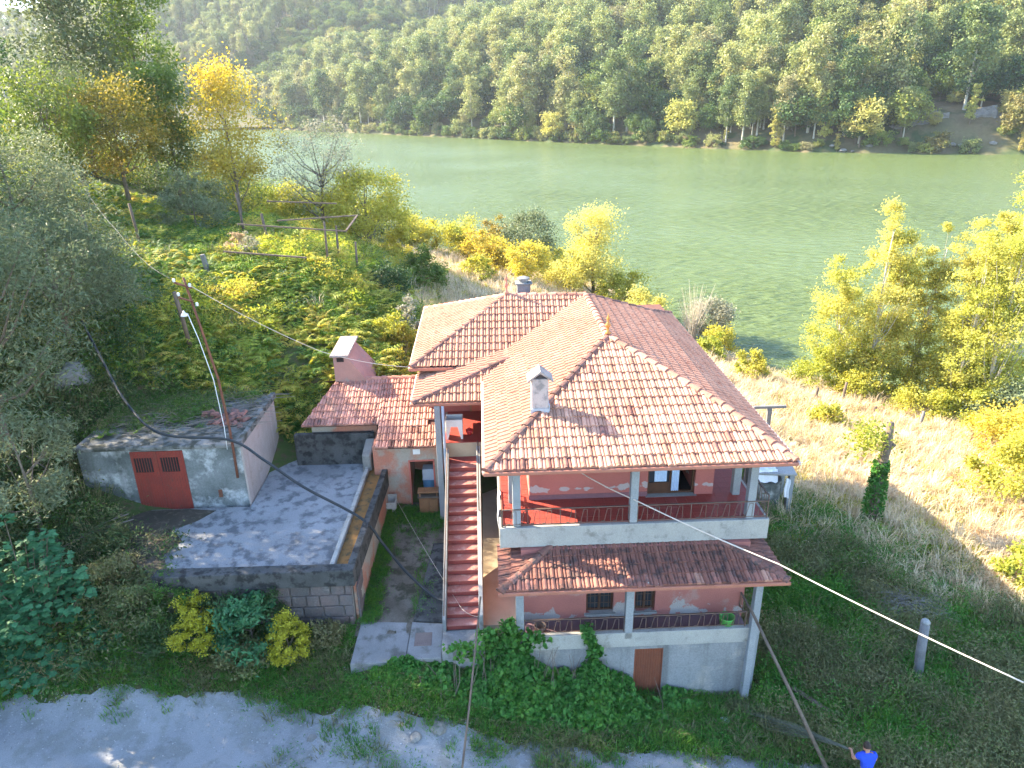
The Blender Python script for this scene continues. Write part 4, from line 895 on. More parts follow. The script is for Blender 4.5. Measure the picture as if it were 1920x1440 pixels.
for (x,y,h,lean,lab) in ((26.2,20.4,1.25,(.2,.1),'pale stone post at the field edge below the yellow shrubs'),(23.6,25.0,1.5,(.25,.1),'slender leaning wooden post below the poplar saplings'),(21.6,24.6,1.0,(.1,.0),'short dark wooden post left of the leaning field post'),(24.6,22.6,.7,(.0,.0),'small dark stump post at the field edge')):
    z = gz(x,y); post((x,y,z-.3),(x+lean[0],y+lean[1],z+h),.11,.09,M['postconc'] if 'stone' in lab else M['wood'],lab)
# pergola on the hill
pg = empty('pergola', (-9,21,9.8), 'old grey granite and wire pergola on the fern slope', 'pergola')
def _post(p, h): z = gz(p[0],p[1]); mb = MB(); mb.tube([(p[0],p[1],z-.3),(p[0]+.05,p[1],z+h)], [.08,.06], 6); mb.build('post', M['wood'], pg, smooth=True); return (p[0]+.05,p[1],z+h)
def _beam(a, b): mb = MB(); mb.bar(a, b, .09, .07); mb.build('beam', M['wood'], pg)
_post((-8.5,21.8),2.6); _post((-7.2,23.4),1.9); _post((-8.4,24.4),2.2)
_beam((-12.28,19.31,11.86),(-7.24,21.48,11.0)); _beam((-11.92,23.72,12.39),(-8.2,24.53,12.06)); _beam((-10.95,21.77,11.6),(-6.95,23.69,11.5)); _beam((-12.36,16.95,10.95),(-8.46,16.98,10.55)); _beam((-6.95,23.69,11.5),(-7.24,21.5,11.05))
for (x,y,h,lab) in ((-14.1,19.2,1.05,'stubby squared stone post among the golden ferns'),(-19.2,23.4,2.5,'tall dark fence post left of the yellow tree'),(-14.6,27.4,2.6,'leaning dark fence post under the yellow tree'),(-12.6,25.2,1.9,'fence post beside the pergola under the yellow tree'),(-20.6,21.0,2.6,'thin leaning post on the shaded upper slope')):
    z = gz(x,y); r_ = .16 if 'stone' in lab else .09; post((x,y,z-.3),(x-.15,y,z+h),r_,r_*.85,M['postconc'] if 'stone' in lab else M['wood'],lab,n=4 if 'stone' in lab else 7)
# stones and litter
def rock(name, c, r_, m_, lab, cat='stone', seed=0, flat=.6):
    rr = random.Random(seed); bm = bmesh.new(); bmesh.ops.create_icosphere(bm, subdivisions=2, radius=1)
    for v in bm.verts: k = r_*(.78+.35*mnoise.noise(v.co*1.4+Vector((seed*3.1,0,0)))+rr.uniform(-.04,.04)); v.co = Vector((v.co.x*k*1.1, v.co.y*k, v.co.z*k*flat))
    me = bpy.data.meshes.new(name); bm.to_mesh(me); bm.free(); me.materials.append(m_); o = bpy.data.objects.new(name, me); COL.objects.link(o); o.location = c; o.rotation_euler = (0,0,rr.uniform(0,6)); return tag(o, lab, cat)
for i,(x,y,r_,lab,m_) in enumerate(((7.15,-1.75,.17,'crumpled white litter in the grass before the basement wall','cloth'),(8.0,-2.0,.1,'small white litter beside the leaning pole','cloth'),(-1.6,-2.6,.3,'flat pale boulder at the edge of the gravel track','rock'),(-2.2,-2.9,.22,'smaller flat boulder beside the pale boulder on the track','rock'),(-5.2,-2.6,.16,'pale stone half sunk in the weedy track edge','rock'))):
    rock('litter' if m_ == 'cloth' else 'boulder', (x,y,gz(x,y)+.04), r_, M[m_], lab, 'litter' if m_ == 'cloth' else 'stone', i)

rock('rock_outcrop', (-16.6,9.6,gz(-16.6,9.6)-.1), 1.1, M['rock'], 'pale rock outcrop in the shaded slope left of the shed', 'rock', 50, .9)
for (a, b, lab) in (((-14.6,2.9,3.75),(-12.6,4.4,3.95),'long dry branch lying on the dirt left of the terrace'),((-14.2,3.6,3.7),(-12.9,4.7,4.0),'shorter dry branch beside the long one left of the terrace'),((-16.2,5.2,6.2),(-14.9,5.2,4.2),'thin bare stick leaning on the slope left of the shed door'),((-12.1,-.1,2.0),(-10.4,-.2,1.9),'arched dry stem before the terrace wall')):
    mb = MB(); a = Vector(a); b = Vector(b); mb.tube(smoothline([a, a.lerp(b,.35)+Vector((.05,.08,.10)), a.lerp(b,.7)+Vector((-.04,.02,.06)), b], 4), .022, 5); mb.tube([a.lerp(b,.5)+Vector((0,0,.08)), a.lerp(b,.8)+Vector((.25,.2,.2))], [.012,.005], 4); tag(mb.build('fallen_branch', M['roofstick'], smooth=True), lab, 'branch')

# soil and litter washed over the left of the terrace
so_ = MB(); rr_ = random.Random(4); cen = (-12.0,3.9); pts_ = []
ring = [(-13.3,5.35),(-11.0,5.38),(-9.9,5.2),(-10.4,4.6),(-11.0,4.0),(-10.6,3.2),(-10.9,2.5),(-10.5,1.9),(-10.2,1.32),(-10.6,1.3),(-11.7,2.2),(-13.2,3.7)]
ring = [(x+(rr_.uniform(-.12,.12) if 0 < i < 9 else 0), y+(rr_.uniform(-.08,.08) if 2 < i < 8 else 0)) for i,(x,y) in enumerate(ring)]
V = [(cen[0],cen[1],3.78)]+[(x,y,3.705) for x,y in ring]; so_.add(V, [(0,i+1,(i+1) % len(ring)+1) for i in range(len(ring))])
tag(so_.build('soil', pmat('dark leaf litter soil', (.075,.062,.045), (.05,.045,.03), 2, .97, c3=(.12,.10,.07), scale2=6, amt2=.4, bump=.6)), kind='structure')

# ------------------------------------------------------------ foliage materials
LM = {}
LM['fern'] = leafmat('fern green and gold', [(.12,.21,.03),(.26,.34,.05),(.44,.45,.07),(.58,.48,.10),(.48,.29,.08)], .35, .25, .5)
LM['fern_green'] = leafmat('fern deep green', [(.05,.11,.022),(.09,.18,.03),(.18,.25,.04)], .4, .25, .35)
LM['dry'] = leafmat('dry grass straw', [(.64,.51,.33),(.72,.59,.40),(.58,.45,.27),(.50,.42,.21)], .3, .2, .3)
LM['dry_dark'] = leafmat('dry weeds olive', [(.13,.14,.05),(.21,.19,.085),(.10,.14,.04),(.29,.25,.14)], .5, .25, .25)
LM['grass'] = leafmat('green grass', [(.045,.15,.022),(.075,.22,.03),(.16,.27,.035)], .5, .25, .3)
LM['yellow'] = leafmat('autumn yellow leaves', [(.36,.36,.07),(.52,.47,.09),(.50,.38,.07),(.30,.33,.07)], .5, .25, .45)
LM['yellowgreen'] = leafmat('yellow green leaves', [(.20,.25,.045),(.34,.36,.06),(.46,.42,.08),(.24,.28,.05)], .6, .25, .45)
LM['poplar'] = leafmat('poplar leaves lemon', [(.34,.38,.08),(.48,.47,.11),(.58,.53,.16),(.40,.42,.095)], .35, .25, .5)
LM['goldbush'] = leafmat('gold shrub leaves', [(.34,.34,.03),(.44,.41,.04),(.24,.28,.04)], .9, .3, .35)
LM['oak'] = leafmat('oak leaves green', [(.07,.125,.028),(.13,.19,.038),(.21,.24,.05)], .3, .3, .35)
LM['oak_orange'] = leafmat('oak leaves russet', [(.15,.17,.035),(.31,.25,.05),(.38,.28,.07),(.12,.16,.035)], .5, .3, .4)
LM['euc'] = leafmat('eucalyptus grey green', [(.085,.115,.05),(.14,.165,.075),(.20,.20,.10)], .3, .3, .3)
LM['feather'] = leafmat('acacia blue grey green', [(.11,.145,.07),(.165,.20,.105),(.24,.26,.14)], .4, .25, .3)
LM['darkgreen'] = leafmat('dark evergreen leaves', [(.03,.065,.02),(.05,.095,.03),(.085,.12,.035)], .4, .3, .25)
LM['olive'] = leafmat('olive silver leaves', [(.28,.27,.17),(.36,.34,.24),(.22,.23,.13)], .6, .25, .3)
LM['fig'] = leafmat('fig leaves', [(.04,.13,.055),(.065,.19,.08),(.10,.24,.09)], .8, .25, .3)
LM['vine'] = leafmat('vine leaves', [(.035,.12,.025),(.07,.20,.035),(.16,.29,.035)], .9, .3, .3)
LM['pale'] = leafmat('pale dry leaves', [(.44,.35,.20),(.52,.40,.25),(.36,.26,.13)], .8, .25, .35)
FARC = dict(scale=.02, rnd=.4, trans=.25, clump=.06, orand=1.0)
LM['f_oak'] = leafmat('far wood green', [(.04,.085,.025),(.09,.15,.035),(.15,.21,.045),(.27,.29,.065),(.19,.17,.06)], **FARC)
LM['f_euc'] = leafmat('far wood grey green', [(.10,.15,.05),(.18,.22,.075),(.25,.28,.10),(.34,.35,.12),(.28,.26,.12)], **FARC)
LM['f_yel'] = leafmat('far wood yellow', [(.36,.36,.09),(.46,.43,.12),(.42,.35,.11),(.30,.32,.08)], **FARC)
LM['f_dark'] = leafmat('far wood dark', [(.03,.075,.025),(.06,.115,.035),(.10,.15,.045)], **FARC)

# ------------------------------------------------------------ leaf geometry
def leaf_quads(C, size, rg, aspect=.55, droop=0., up=.3, along=None):
    """one folded diamond of two triangles for every centre"""
    n = len(C); N = rg.normal(size=(n,3)); N[:,2] = np.abs(N[:,2])+up; N /= np.linalg.norm(N, axis=1)[:,None]
    T = rg.normal(size=(n,3)) if along is None else along + rg.normal(size=(n,3))*.35
    T[:,2] -= droop; T -= N*(T*N).sum(1)[:,None]; T /= np.linalg.norm(T, axis=1)[:,None]+1e-9
    B = np.cross(N, T); s = (size*rg.uniform(.7,1.3,n))[:,None]
    V = np.stack([C-T*s*.5, C+B*s*aspect*.5+N*s*.08, C+T*s*.5, C-B*s*aspect*.5+N*s*.08], 1).reshape(-1,3)
    return V, np.arange(n*4).reshape(-1,4)
def crown_points(kind, H, Rr, rg, ncl, nl):
    """clump centres, clump radii and leaf centres of a crown with its base at the origin"""
    K = []
    if kind == 'broad':
        while len(K) < ncl:
            p = rg.normal(size=3); p /= np.linalg.norm(p); p *= rg.uniform(.35,1)**.5; 
            q = np.array([p[0]*Rr, p[1]*Rr, H*.60+p[2]*H*.38]); 
            if p[2] > -.8: K.append((q, Rr*rg.uniform(.17,.34)))
    elif kind == 'shrub':
        while len(K) < ncl:
            p = rg.normal(size=3); p /= np.linalg.norm(p); p[2] = abs(p[2]); p *= rg.uniform(.3,1)**.5
            K.append((np.array([p[0]*Rr, p[1]*Rr, H*.12+p[2]*H*.8*rg.uniform(.8,1.12)]), Rr*rg.uniform(.12,.33)*(1 if ncl < 45 else .7)))
    elif kind == 'column':
        stems = [(rg.normal(0,.35*Rr,2), rg.uniform(.7,1.0)) for _ in range(4)]; stems[0] = (np.zeros(2), 1.0)
        for i in range(ncl):
            of, hh = stems[rg.integers(len(stems))]; u = rg.uniform(.12,1)**.85; env = (np.sin(min(u,.98)*math.pi*.93+.12)**.8)*.75+.12
            a = rg.uniform(0,6.28); r_ = Rr*env*rg.uniform(.15,1)
            K.append((np.array([of[0]*u+math.cos(a)*r_, of[1]*u+math.sin(a)*r_, u*hh*H]), Rr*rg.uniform(.17,.31)*(1.15-.45*u)))
    elif kind == 'tall':
        for i in range(ncl):
            u = rg.uniform(.28,1); env = .35+.65*math.sin(u*math.pi*.9)*rg.uniform(.5,1); a = rg.uniform(0,6.28)
            K.append((np.array([math.cos(a)*Rr*env*rg.uniform(.1,1), math.sin(a)*Rr*env*rg.uniform(.1,1), u*H]), Rr*rg.uniform(.2,.42)))
    C = []; m = max(1, nl//len(K))
    for q, r_ in K:
        p = rg.normal(size=(m,3))*r_*.58; p[:,2] *= .75
        C.append(q+p)
    return K, np.concatenate(C)
def branches(mb, K, H, Rr, rg, tr, lean=(0,0), nb=10, fork=.3, top=.8, n=6):
    """tapered bent trunk and limbs reaching into the clumps"""
    pts = []; k = 6; ph = rg.uniform(0,6.28)
    for i in range(k+1): u = i/k; pts.append(Vector((lean[0]*u+math.sin(u*4+ph)*tr*.9*u, lean[1]*u+math.cos(u*5+ph)*tr*.9*u, -.25+u*(H*top+.25))))
    mb.tube(pts, [tr*(1.25 if i == 0 else 1)*(1-.85*i/k) for i in range(k+1)], n+2)
    for j in rg.permutation(len(K))[:nb]:
        q = Vector(K[j][0]); u = min(.92, max(fork, q.z/H-.22)); base = pts[min(k, int(u/top*k))] if u/top < 1 else pts[-1]
        m_ = base.lerp(q,.5)+Vector((0,0,-.04*H)); r0 = tr*.42*(1-.5*u); mb.tube([base,m_,q], [r0,r0*.6,r0*.2], n-1, cap=False)
def plant(name, label, cat, base, H, Rr, kind, mat_, nl, ls, seed=0, bark='bark', tr=None, ncl=40, nb=10, group=None, lean=(0,0), fork=.3, top=.8, aspect=.55, droop=0., foliage='crown', stem='trunk', sq=1., up=.3):
    rg = np.random.default_rng(seed); z = gz(base[0],base[1]) if len(base) < 3 else base[2]
    root = empty(name, (base[0],base[1],z), label, cat, group)
    K, C = crown_points(kind, H, Rr, rg, ncl, nl); u = (C[:,2]/H)[:,None]; C[:,:2] += np.array(lean)*u; C[:,1] *= sq
    for q, _ in K: q[:2] += np.array(lean)*q[2]/H; q[1] *= sq
    V, F = leaf_quads(C, ls, rg, aspect, droop, up)
    o = bpy.data.objects.new(foliage, npmesh(foliage, V, F, [LM[mat_]])); COL.objects.link(o); o.parent = root
    mb = MB(); branches(mb, K, H, Rr, rg, tr or H*.018, lean, nb, fork, top)
    t_ = bpy.data.objects.new(stem, mb.mesh(stem, True)); t_.data.materials.append(M[bark]); COL.objects.link(t_); t_.parent = root
    return root
def shrub(name, label, base, H, Rr, mat_, nl, ls, seed, cat='shrub', **kw):
    kw.setdefault('ncl', 26); kw.setdefault('nb', 12); kw.setdefault('fork', .05); kw.setdefault('top', .45); kw.setdefault('tr', .04)
    return plant(name, label, cat, base, H, Rr, 'shrub', mat_, nl, ls, seed, foliage='foliage', stem='stems', **kw)

# ------------------------------------------------------------ trees on the left slope
plant('yellow_tree','slender yellow autumn tree in front of the river bend','tree',(-17.7,36.8),10.4,3.5,'tall','yellow',12000,.2,1,ncl=90,tr=.14,fork=.2)
plant('oak_tree','russet and green oak on the upper slope left of the yellow tree','tree',(-25.2,36.0),8.6,3.9,'broad','oak_orange',12000,.22,2,ncl=75,tr=.18)
plant('oak_tree','green oak standing between the russet oak and the yellow tree','tree',(-22.8,39.2),9.9,2.7,'tall','oak',9000,.22,3,ncl=70,tr=.16)
plant('eucalyptus_tree','tall dark eucalyptus reaching the top edge behind the russet oak','tree',(-31.2,44.2),15.5,4.6,'tall','euc',12000,.3,4,ncl=70,tr=.28,droop=.8)
plant('eucalyptus_tree','tall eucalyptus right of its neighbour at the top left','tree',(-27.9,47.9),17.5,3.9,'tall','oak',11000,.3,5,ncl=65,tr=.26,droop=.8)
plant('eucalyptus_tree','leaning dark eucalyptus at the top left corner','tree',(-33.5,35.5),15.0,2.6,'tall','darkgreen',6000,.22,6,ncl=45,tr=.2,droop=.8,lean=(1.0,0))
plant('young_tree','bright green young tree left of the russet oak','tree',(-26.9,30.7),8.5,2.7,'broad','oak',9000,.2,7,ncl=60,tr=.15)
plant('olive_tree','half bare silvery tree with forked trunk beside the pergola','tree',(-12.0,38.3),9.0,3.1,'broad','olive',5200,.2,8,ncl=60,nb=26,tr=.2,fork=.18,top=.5,aspect=.3)
plant('young_tree','pale blue-green feathery young tree behind the fence posts','tree',(-17.8,28.3),4.6,2.2,'shrub','feather',7500,.2,9,ncl=60,tr=.06,aspect=.3)
plant('acacia_tree','large blue-grey feathery acacia covering the left edge','tree',(-16.9,5.4),9.6,3.3,'broad','feather',15000,.21,10,ncl=90,tr=.22,aspect=.22,droop=.5)
plant('acacia_tree','feathery acacia above the large one on the left slope','tree',(-17.0,10.8),5.6,3.0,'broad','feather',12000,.20,11,ncl=80,tr=.16,aspect=.22,droop=.5)
plant('acacia_tree','low feathery acacia branch reaching beside the shed front','tree',(-15.2,3.4),4.6,1.7,'broad','feather',5000,.2,12,ncl=36,tr=.1,aspect=.22,droop=.6)
plant('acacia_tree','feathery acacia below the dark eucalyptus at the left edge','tree',(-20.5,15.0),7.0,3.2,'broad','feather',11000,.21,13,ncl=70,tr=.18,aspect=.22,droop=.5)
plant('pine_tree','dark evergreen filling the far left edge','tree',(-22.3,9.5),12.0,3.4,'tall','darkgreen',9000,.24,14,ncl=60,tr=.24,aspect=.25)
plant('pine_tree','dark evergreen at the left edge beside the gravel track','tree',(-21.2,3.6),11.5,3.0,'tall','darkgreen',8000,.24,15,ncl=56,tr=.22,aspect=.25)
plant('oak_tree','green oak deep in the wood at the left edge','tree',(-26.5,14.5),9.0,4.0,'broad','oak',7000,.22,16,ncl=50,tr=.22)
for i,(x,y,h,r_) in enumerate(((-28,5.5,12,4.6),(-31,10,12,4.6),(-33,2,13,4.6),(-27,20,8,3.4))): plant('oak_tree','unseen oak added beyond the left edge for its shade','tree',(x,y),h,r_,'broad','oak',6000,.3,400+i,ncl=60,tr=.25,group='shade oaks beyond the left edge')  # out-of-view oaks added to cast shade from the left
plant('oak_tree','shaded oak on the bank at the far left of the track','tree',(-24.5,-1.0),11.0,3.8,'broad','oak',7000,.22,17,ncl=50,tr=.22)
for i,(x,y,h,r_,m_,lab) in enumerate(((-13.2,21.5,1.8,.55,'pale','pale leafy sapling left among the golden ferns'),(-12.4,21.0,2.0,.6,'olive','taller pale sapling right among the golden ferns'),(-31,40,8,3.4,'oak','round oak behind the tall eucalypts'),(-28,36,9,4,'euc','grey-green eucalyptus far up the left slope'),(-19.5,19.2,2.8,1.9,'feather','grey bushy acacia on the shaded slope'),(-16.8,14.6,2.4,1.8,'feather','rounded grey acacia bush above the wooden post'))):
    plant('sapling' if h < 2.5 else 'tree', lab, 'tree', (x,y), h, r_, 'shrub' if h < 4 else 'broad', m_, int(900*r_*r_)+900, .15, 30+i, ncl=30, tr=.02*h, aspect=.3)

# ------------------------------------------------------------ shrubs and trees along the near river bank
for i,(x,y,h,r_,m_,kind,lab) in enumerate((
  (-8.6,37.6,6.2,3.1,'yellowgreen','broad','round yellow-green tree on the slope right of the pergola'),
  (-6.2,38.5,3.4,2.0,'yellow','shrub','golden shrub right of the round yellow-green tree'),
  (-4.2,32.0,2.6,1.8,'oak','shrub','dark green bush on the grass slope above the wing roof'),
  (-2.7,51,5.0,2.8,'yellowgreen','shrub','yellow-green bush on the river bank behind the dry grass'),
  (-5.9,52,4.2,2.6,'yellow','shrub','amber bush on the bank left of the yellow-green one'),
  (-9.3,50.5,5.0,3.0,'yellowgreen','shrub','green bush hugging the bank behind the round tree'),
  (1.2,54,6.4,2.0,'oak_orange','shrub','orange leaved bush at the water beside the blue-green tree'),
  (4.3,54,7.0,3.1,'feather','broad','soft blue-green round tree at the river bank'),
  (3.7,43,4.0,1.9,'yellow','broad','small mushroom shaped yellow tree behind the back chimney'),
  (10.4,48,8.4,3.4,'poplar','tall','tall loose yellow tree on the bank right of the back chimney'),
  (12.8,46,4.6,2.8,'yellowgreen','shrub','yellow-green thicket below the tall loose yellow tree'),
  (7.4,47,4.2,2.4,'poplar','shrub','low yellow bush left of the tall loose yellow tree'),
  (14.2,42,3.8,2.2,'poplar','shrub','pale yellow thicket touching the roof ridge line'),
  (-.2,48,4.0,2.4,'yellow','shrub','low golden bush in the middle of the near bank'),
  (-.6,41,2.2,1.6,'yellowgreen','shrub','small green bush on the dry grass bank'),
  (1.2,46,3.6,2.0,'yellow','shrub','ochre bush left of the mushroom shaped tree'),
  (-13.5,52,4.6,3.0,'oak','shrub','dark green bush left end of the bank thicket'),
  (-16.5,46,4.0,2.6,'yellowgreen','shrub','loose yellowish bush beside the silvery tree'),
  (7.8,55,4.0,2.4,'yellowgreen','shrub','lime bush at the water right of the blue-green tree'),
  (19.6,41,4.2,2.0,'olive','broad','grey-green crooked tree at the water right of the roof'),
  (19.0,37,2.8,1.5,'yellowgreen','shrub','leafy bush below the crooked grey-green tree'),
  (17.4,33.5,2.6,1.2,'yellowgreen','shrub','yellow-green bush close to the right roof edge'))):
    fn = plant if kind != 'shrub' else None
    if fn: plant('bank_tree', lab, 'tree', (x,y), h, r_, kind, m_, int(900*r_*r_)+2600, .2, 50+i, ncl=50, tr=.025*h, nb=16, fork=.15)
    else: shrub('bank_shrub', lab, (x,y), h, r_, m_, int(900*r_*r_)+1200, .19, 50+i, ncl=34)
bare = empty('bare_shrub', (17.6,39.5,gz(17.6,39.5)), 'bare pale twiggy shrub at the water beside the crooked tree', 'shrub')
mb = MB(); rg = np.random.default_rng(5)
for i in range(70):
    a = rg.uniform(0,6.28); r_ = rg.uniform(.2,1.7); h = rg.uniform(2.6,5.4); mb.tube([(17.6+rg.normal(0,.3),39.5+rg.normal(0,.3),gz(17.6,39.5)-.1),(17.6+math.cos(a)*r_*.5,39.5+math.sin(a)*r_*.5,gz(17.6,39.5)+h*.55),(17.6+math.cos(a)*r_,39.5+math.sin(a)*r_,gz(17.6,39.5)+h)], [.03,.02,.008], 3, cap=False)
mb.build('twigs', pmat('pale grey twigs', (.50,.44,.35), (.4,.35,.28), 2, .9), bare)
for i,(x,y,h,r_,lean,lab) in enumerate(((25.4,29.0,10.0,2.5,(-1.0,0),'leftmost yellow poplar leaning over the water'),(27.0,28.2,13.4,2.4,(0,0),'tallest poplar of the left clump'),(28.6,29.2,12.6,1.9,(.6,0),'slim poplar just right of the tallest of the left clump'),(30.0,28.6,12.9,1.6,(1.0,0),'narrow pale pink-tipped poplar between the two clumps'),(32.4,26.8,13.8,2.2,(0,0),'poplar with a twin top in the right clump'),(33.8,26.6,15.0,2.0,(.2,0),'slender poplar behind the right clump'),(32.6,23.8,15.4,2.6,(.0,0),'tall poplar at the right edge of the picture'),(31.0,24.8,12.6,2.1,(.5,0),'full yellow poplar in front of the right clump'),(35.0,25.4,15.4,2.4,(-.2,0),'broad poplar behind the one at the right edge'))):
    plant('poplar_tree', lab, 'tree', (x,y), h, r_, 'column', 'poplar', 13500, .165, 80+i, bark='palebark', ncl=85, tr=.13, nb=30, lean=lean, fork=.18, top=.86, group='poplars on the right bank')
for i,(x,y,h,r_,m_,lab) in enumerate((
  (23.7,28.6,3.6,2.0,'yellowgreen','feathery olive bush left of the poplars at the water'),(26.9,27.4,4.6,2.2,'yellowgreen','dense green bush around the poplar trunks'),(30.4,26.6,4.2,2.4,'yellow','bright golden bush between the poplar clumps'),
  (28.2,23.4,2.6,2.2,'yellowgreen','yellow-green bush behind the pale stone post'),(30.6,22.4,3.0,2.6,'yellowgreen','lime bush right of the pale stone post'),(32.2,21.0,3.6,2.4,'feather','blue-green reedy bush under the right poplar'),
  (29.8,16.8,3.2,3.0,'yellow','broad golden bush at the right edge of the field'),(25.6,10.6,4.8,2.5,'yellowgreen','tall leafy tree-like bush at the right edge above the shadow'),(28.5,12.5,4.4,2.8,'yellow','yellow bush behind the tall one at the right edge'),
  (20.9,4.0,2.3,1.3,'yellowgreen','small green bush at the right edge beside the shadow line'),(20.3,20.3,2.0,1.1,'yellowgreen','lone yellow-green shrub in the dry grass'),(18.8,28.9,2.7,1.3,'yellowgreen','young green sapling clump on the shore right of the roof'),
  (33.4,25,3.4,2.6,'yellowgreen','thicket between the right poplars'),(25.2,26.2,2.4,1.6,'yellowgreen','low thicket at the foot of the left poplars'),(31.5,19,2.6,2.2,'yellow','yellow bush left of the right edge'),(34.5,14.5,4.0,3.0,'yellowgreen','leafy thicket behind the golden bush at the right edge'))):
    shrub('field_shrub', lab, (x,y), h, r_, m_, int(1000*r_*r_)+1200, .18, 110+i, ncl=34)

shrub('slope_shrub','pale sparse sapling beside the left edge of the wing roof',(-4.1,18.8),3.4,.9,'olive',1500,.16,131,ncl=24,nb=16,tr=.03)
shrub('slope_shrub','yellow-green bush at the corner of the wing roof',(-4.7,17.2),1.8,1.2,'yellowgreen',3200,.15,132,ncl=34)
shrub('slope_shrub','dark green bush on the shaded bank behind the wing',(-5.6,24.5),2.0,1.6,'darkgreen',3600,.16,133,ncl=34)
# ------------------------------------------------------------ ivy-clad dead trunk
z0 = gz(16.8,8.3); iv = empty('ivy_tree_stump', (16.8,8.3,z0), 'cut dead tree stump wrapped in ivy in the dry field', 'stump')
mb = MB(); mb.tube([(16.75,8.2,z0-.3),(16.8,8.3,z0+1.2),(16.9,8.5,z0+2.6),(17.1,8.7,z0+3.6),(17.12,8.8,z0+4.7)], [.24,.2,.19,.2,.15], 9); mb.tube([(17.08,8.7,z0+3.4),(17.4,8.7,z0+3.75)], [.14,.12], 7); mb.build('trunk', M['bark'], iv, smooth=True)
rg = np.random.default_rng(9); n = 2200; u = rg.uniform(0,1,n)**.8; hh = u*3.0; a = rg.uniform(0,6.28,n); rr_ = .2+.26*rg.uniform(0,1,n)*(1.25-u*.7)
C = np.c_[16.78+hh*.04+np.cos(a)*rr_, 8.3+hh*.07+np.sin(a)*rr_, z0+hh]; V, F = leaf_quads(C, .13, rg, .8)
o = bpy.data.objects.new('ivy', npmesh('ivy', V, F, [LM['vine']])); COL.objects.link(o); pset(o, iv)
C = np.array([16.3,8.8,z0+4.0])+rg.normal(size=(700,3))*np.array([.42,.42,.42]); V, F = leaf_quads(C, .17, rg, .6)
o = bpy.data.objects.new('sprout', npmesh('sprout', V, F, [LM['yellowgreen']])); COL.objects.link(o); pset(o, iv)

# ------------------------------------------------------------ garden plants in front
shrub('gold_shrub','clipped golden shrub left of the dark green fern plant below the terrace',(-9.1,.15),1.9,.9,'goldbush',9000,.07,140,ncl=90)
shrub('gold_shrub','golden shrub with pointed top right of the dark green plant below the terrace',(-6.35,-.05),1.75,.72,'goldbush',7000,.07,141,ncl=80)
shrub('leafy_shrub','dark green pinnate shrub between the two golden shrubs',(-7.55,.35),2.3,1.05,'fig',3600,.2,142,ncl=40,aspect=.35)
shrub('leafy_shrub','low dull yellow shrub under the dark green plant',(-7.7,-.35),.9,.9,'dry_dark',1800,.1,143)
for i,(x,y,h,r_,m_,lab) in enumerate(((-10.9,.9,1.7,1.2,'dry_dark','brown dead thicket at the left end of the terrace wall'),(-9.9,.2,1.2,.9,'darkgreen','dark green creeper below the left terrace corner'),(-12.2,1.6,1.6,1.2,'dry_dark','dull brush heap left of the terrace corner'),(-8.3,.6,2.0,.9,'darkgreen','dark bush against the terrace wall behind the golden shrub'),(-9.9,.75,2.1,.8,'fern_green','tall weeds covering the left part of the stone wall'),(-6.9,.6,1.9,.6,'darkgreen','dark creeper on the stone wall behind the pinnate shrub'),(-13.0,3.4,1.1,1.0,'dry_dark','dry brush on the dirt beside the terrace'),(-5.2,.35,.9,.6,'dry_dark','dry weed clump at the right end of the stone wall'))):
    shrub('wall_shrub', lab, (x,y), h, r_, m_, int(2600*r_*r_)+600, .12, 440+i, ncl=40, aspect=.3)
# fig tree: big lobed leaves
fg = empty('fig_tree', (-14.3,.6,gz(-14.3,.6)), 'fig tree with large blue-green lobed leaves at the lower left', 'tree'); rg = np.random.default_rng(21); zb = gz(-14.3,.6)
mb = MB(); V = []; F = []; tips = []
for i in range(64):
    a = rg.uniform(0,6.28); r_ = 2.1*rg.uniform(.1,1)**.6; h = 1.0+3.3*(1-(r_/2.4)**2)*rg.uniform(.45,1)
    tip = np.array([-14.3+math.cos(a)*r_, .6+math.sin(a)*r_*.75, zb+h]); tips.append(tip); tips.append(tip*.75+np.array([-14.3,.6,zb+.3])*.25+rg.normal(0,.18,3)); tips.append(tip*.55+np.array([-14.3,.4,zb+.2])*.45+rg.normal(0,.25,3))
    mb.tube([(-14.3,.6,zb-.2),(-14.3+math.cos(a)*r_*.55,.6+math.sin(a)*r_*.4,zb+h*.45),tuple(tip)], [.035,.022,.01], 5, cap=False)
mb.build('trunk', M['bark'], fg, smooth=True)
def lobed(c, ax, nrm, s):
    """five-lobed leaf as a fan"""
    b_ = np.cross(nrm, ax); pts = [(-.35,0),(-.1,.28),(-.05,.5),(.12,.26),(.30,.46),(.32,.2),(.62,.0),(.32,-.2),(.30,-.46),(.12,-.26),(-.05,-.5),(-.1,-.28)]
    k = len(V); V.append(c)
    for (p, q) in pts: V.append(c+ax*p*s+b_*q*s-nrm*(.10*s*(p*p+q*q)))
    for j in range(12): F.append((k, k+1+j, k+1+(j+1) % 12))
for tip in tips:
    for j in range(12):
        a = rg.uniform(0,6.28); ax = np.array([math.cos(a), math.sin(a), rg.uniform(-.5,.1)]); ax /= np.linalg.norm(ax); nn = np.array([0,0,1.])-ax*ax[2]+rg.normal(0,.25,3); nn -= ax*(nn@ax); nn /= np.linalg.norm(nn)
        lobed(tip+ax*rg.uniform(.08,.22)+np.array([0,0,rg.normal(0,.12)]), ax, nn, rg.uniform(.2,.32))
for j in range(360):
    p = np.array([-14.6+rg.normal(0,1.3), -.1+rg.normal(0,.5), 0]); p[2] = gz(p[0],p[1])+rg.uniform(.15,.9); a = rg.uniform(0,6.28); ax = np.array([math.cos(a), math.sin(a), -.2]); ax /= np.linalg.norm(ax); nn = np.array([.1,-.2,1.])-ax*((np.array([.1,-.2,1.]))@ax); nn /= np.linalg.norm(nn); lobed(p, ax, nn, .3)
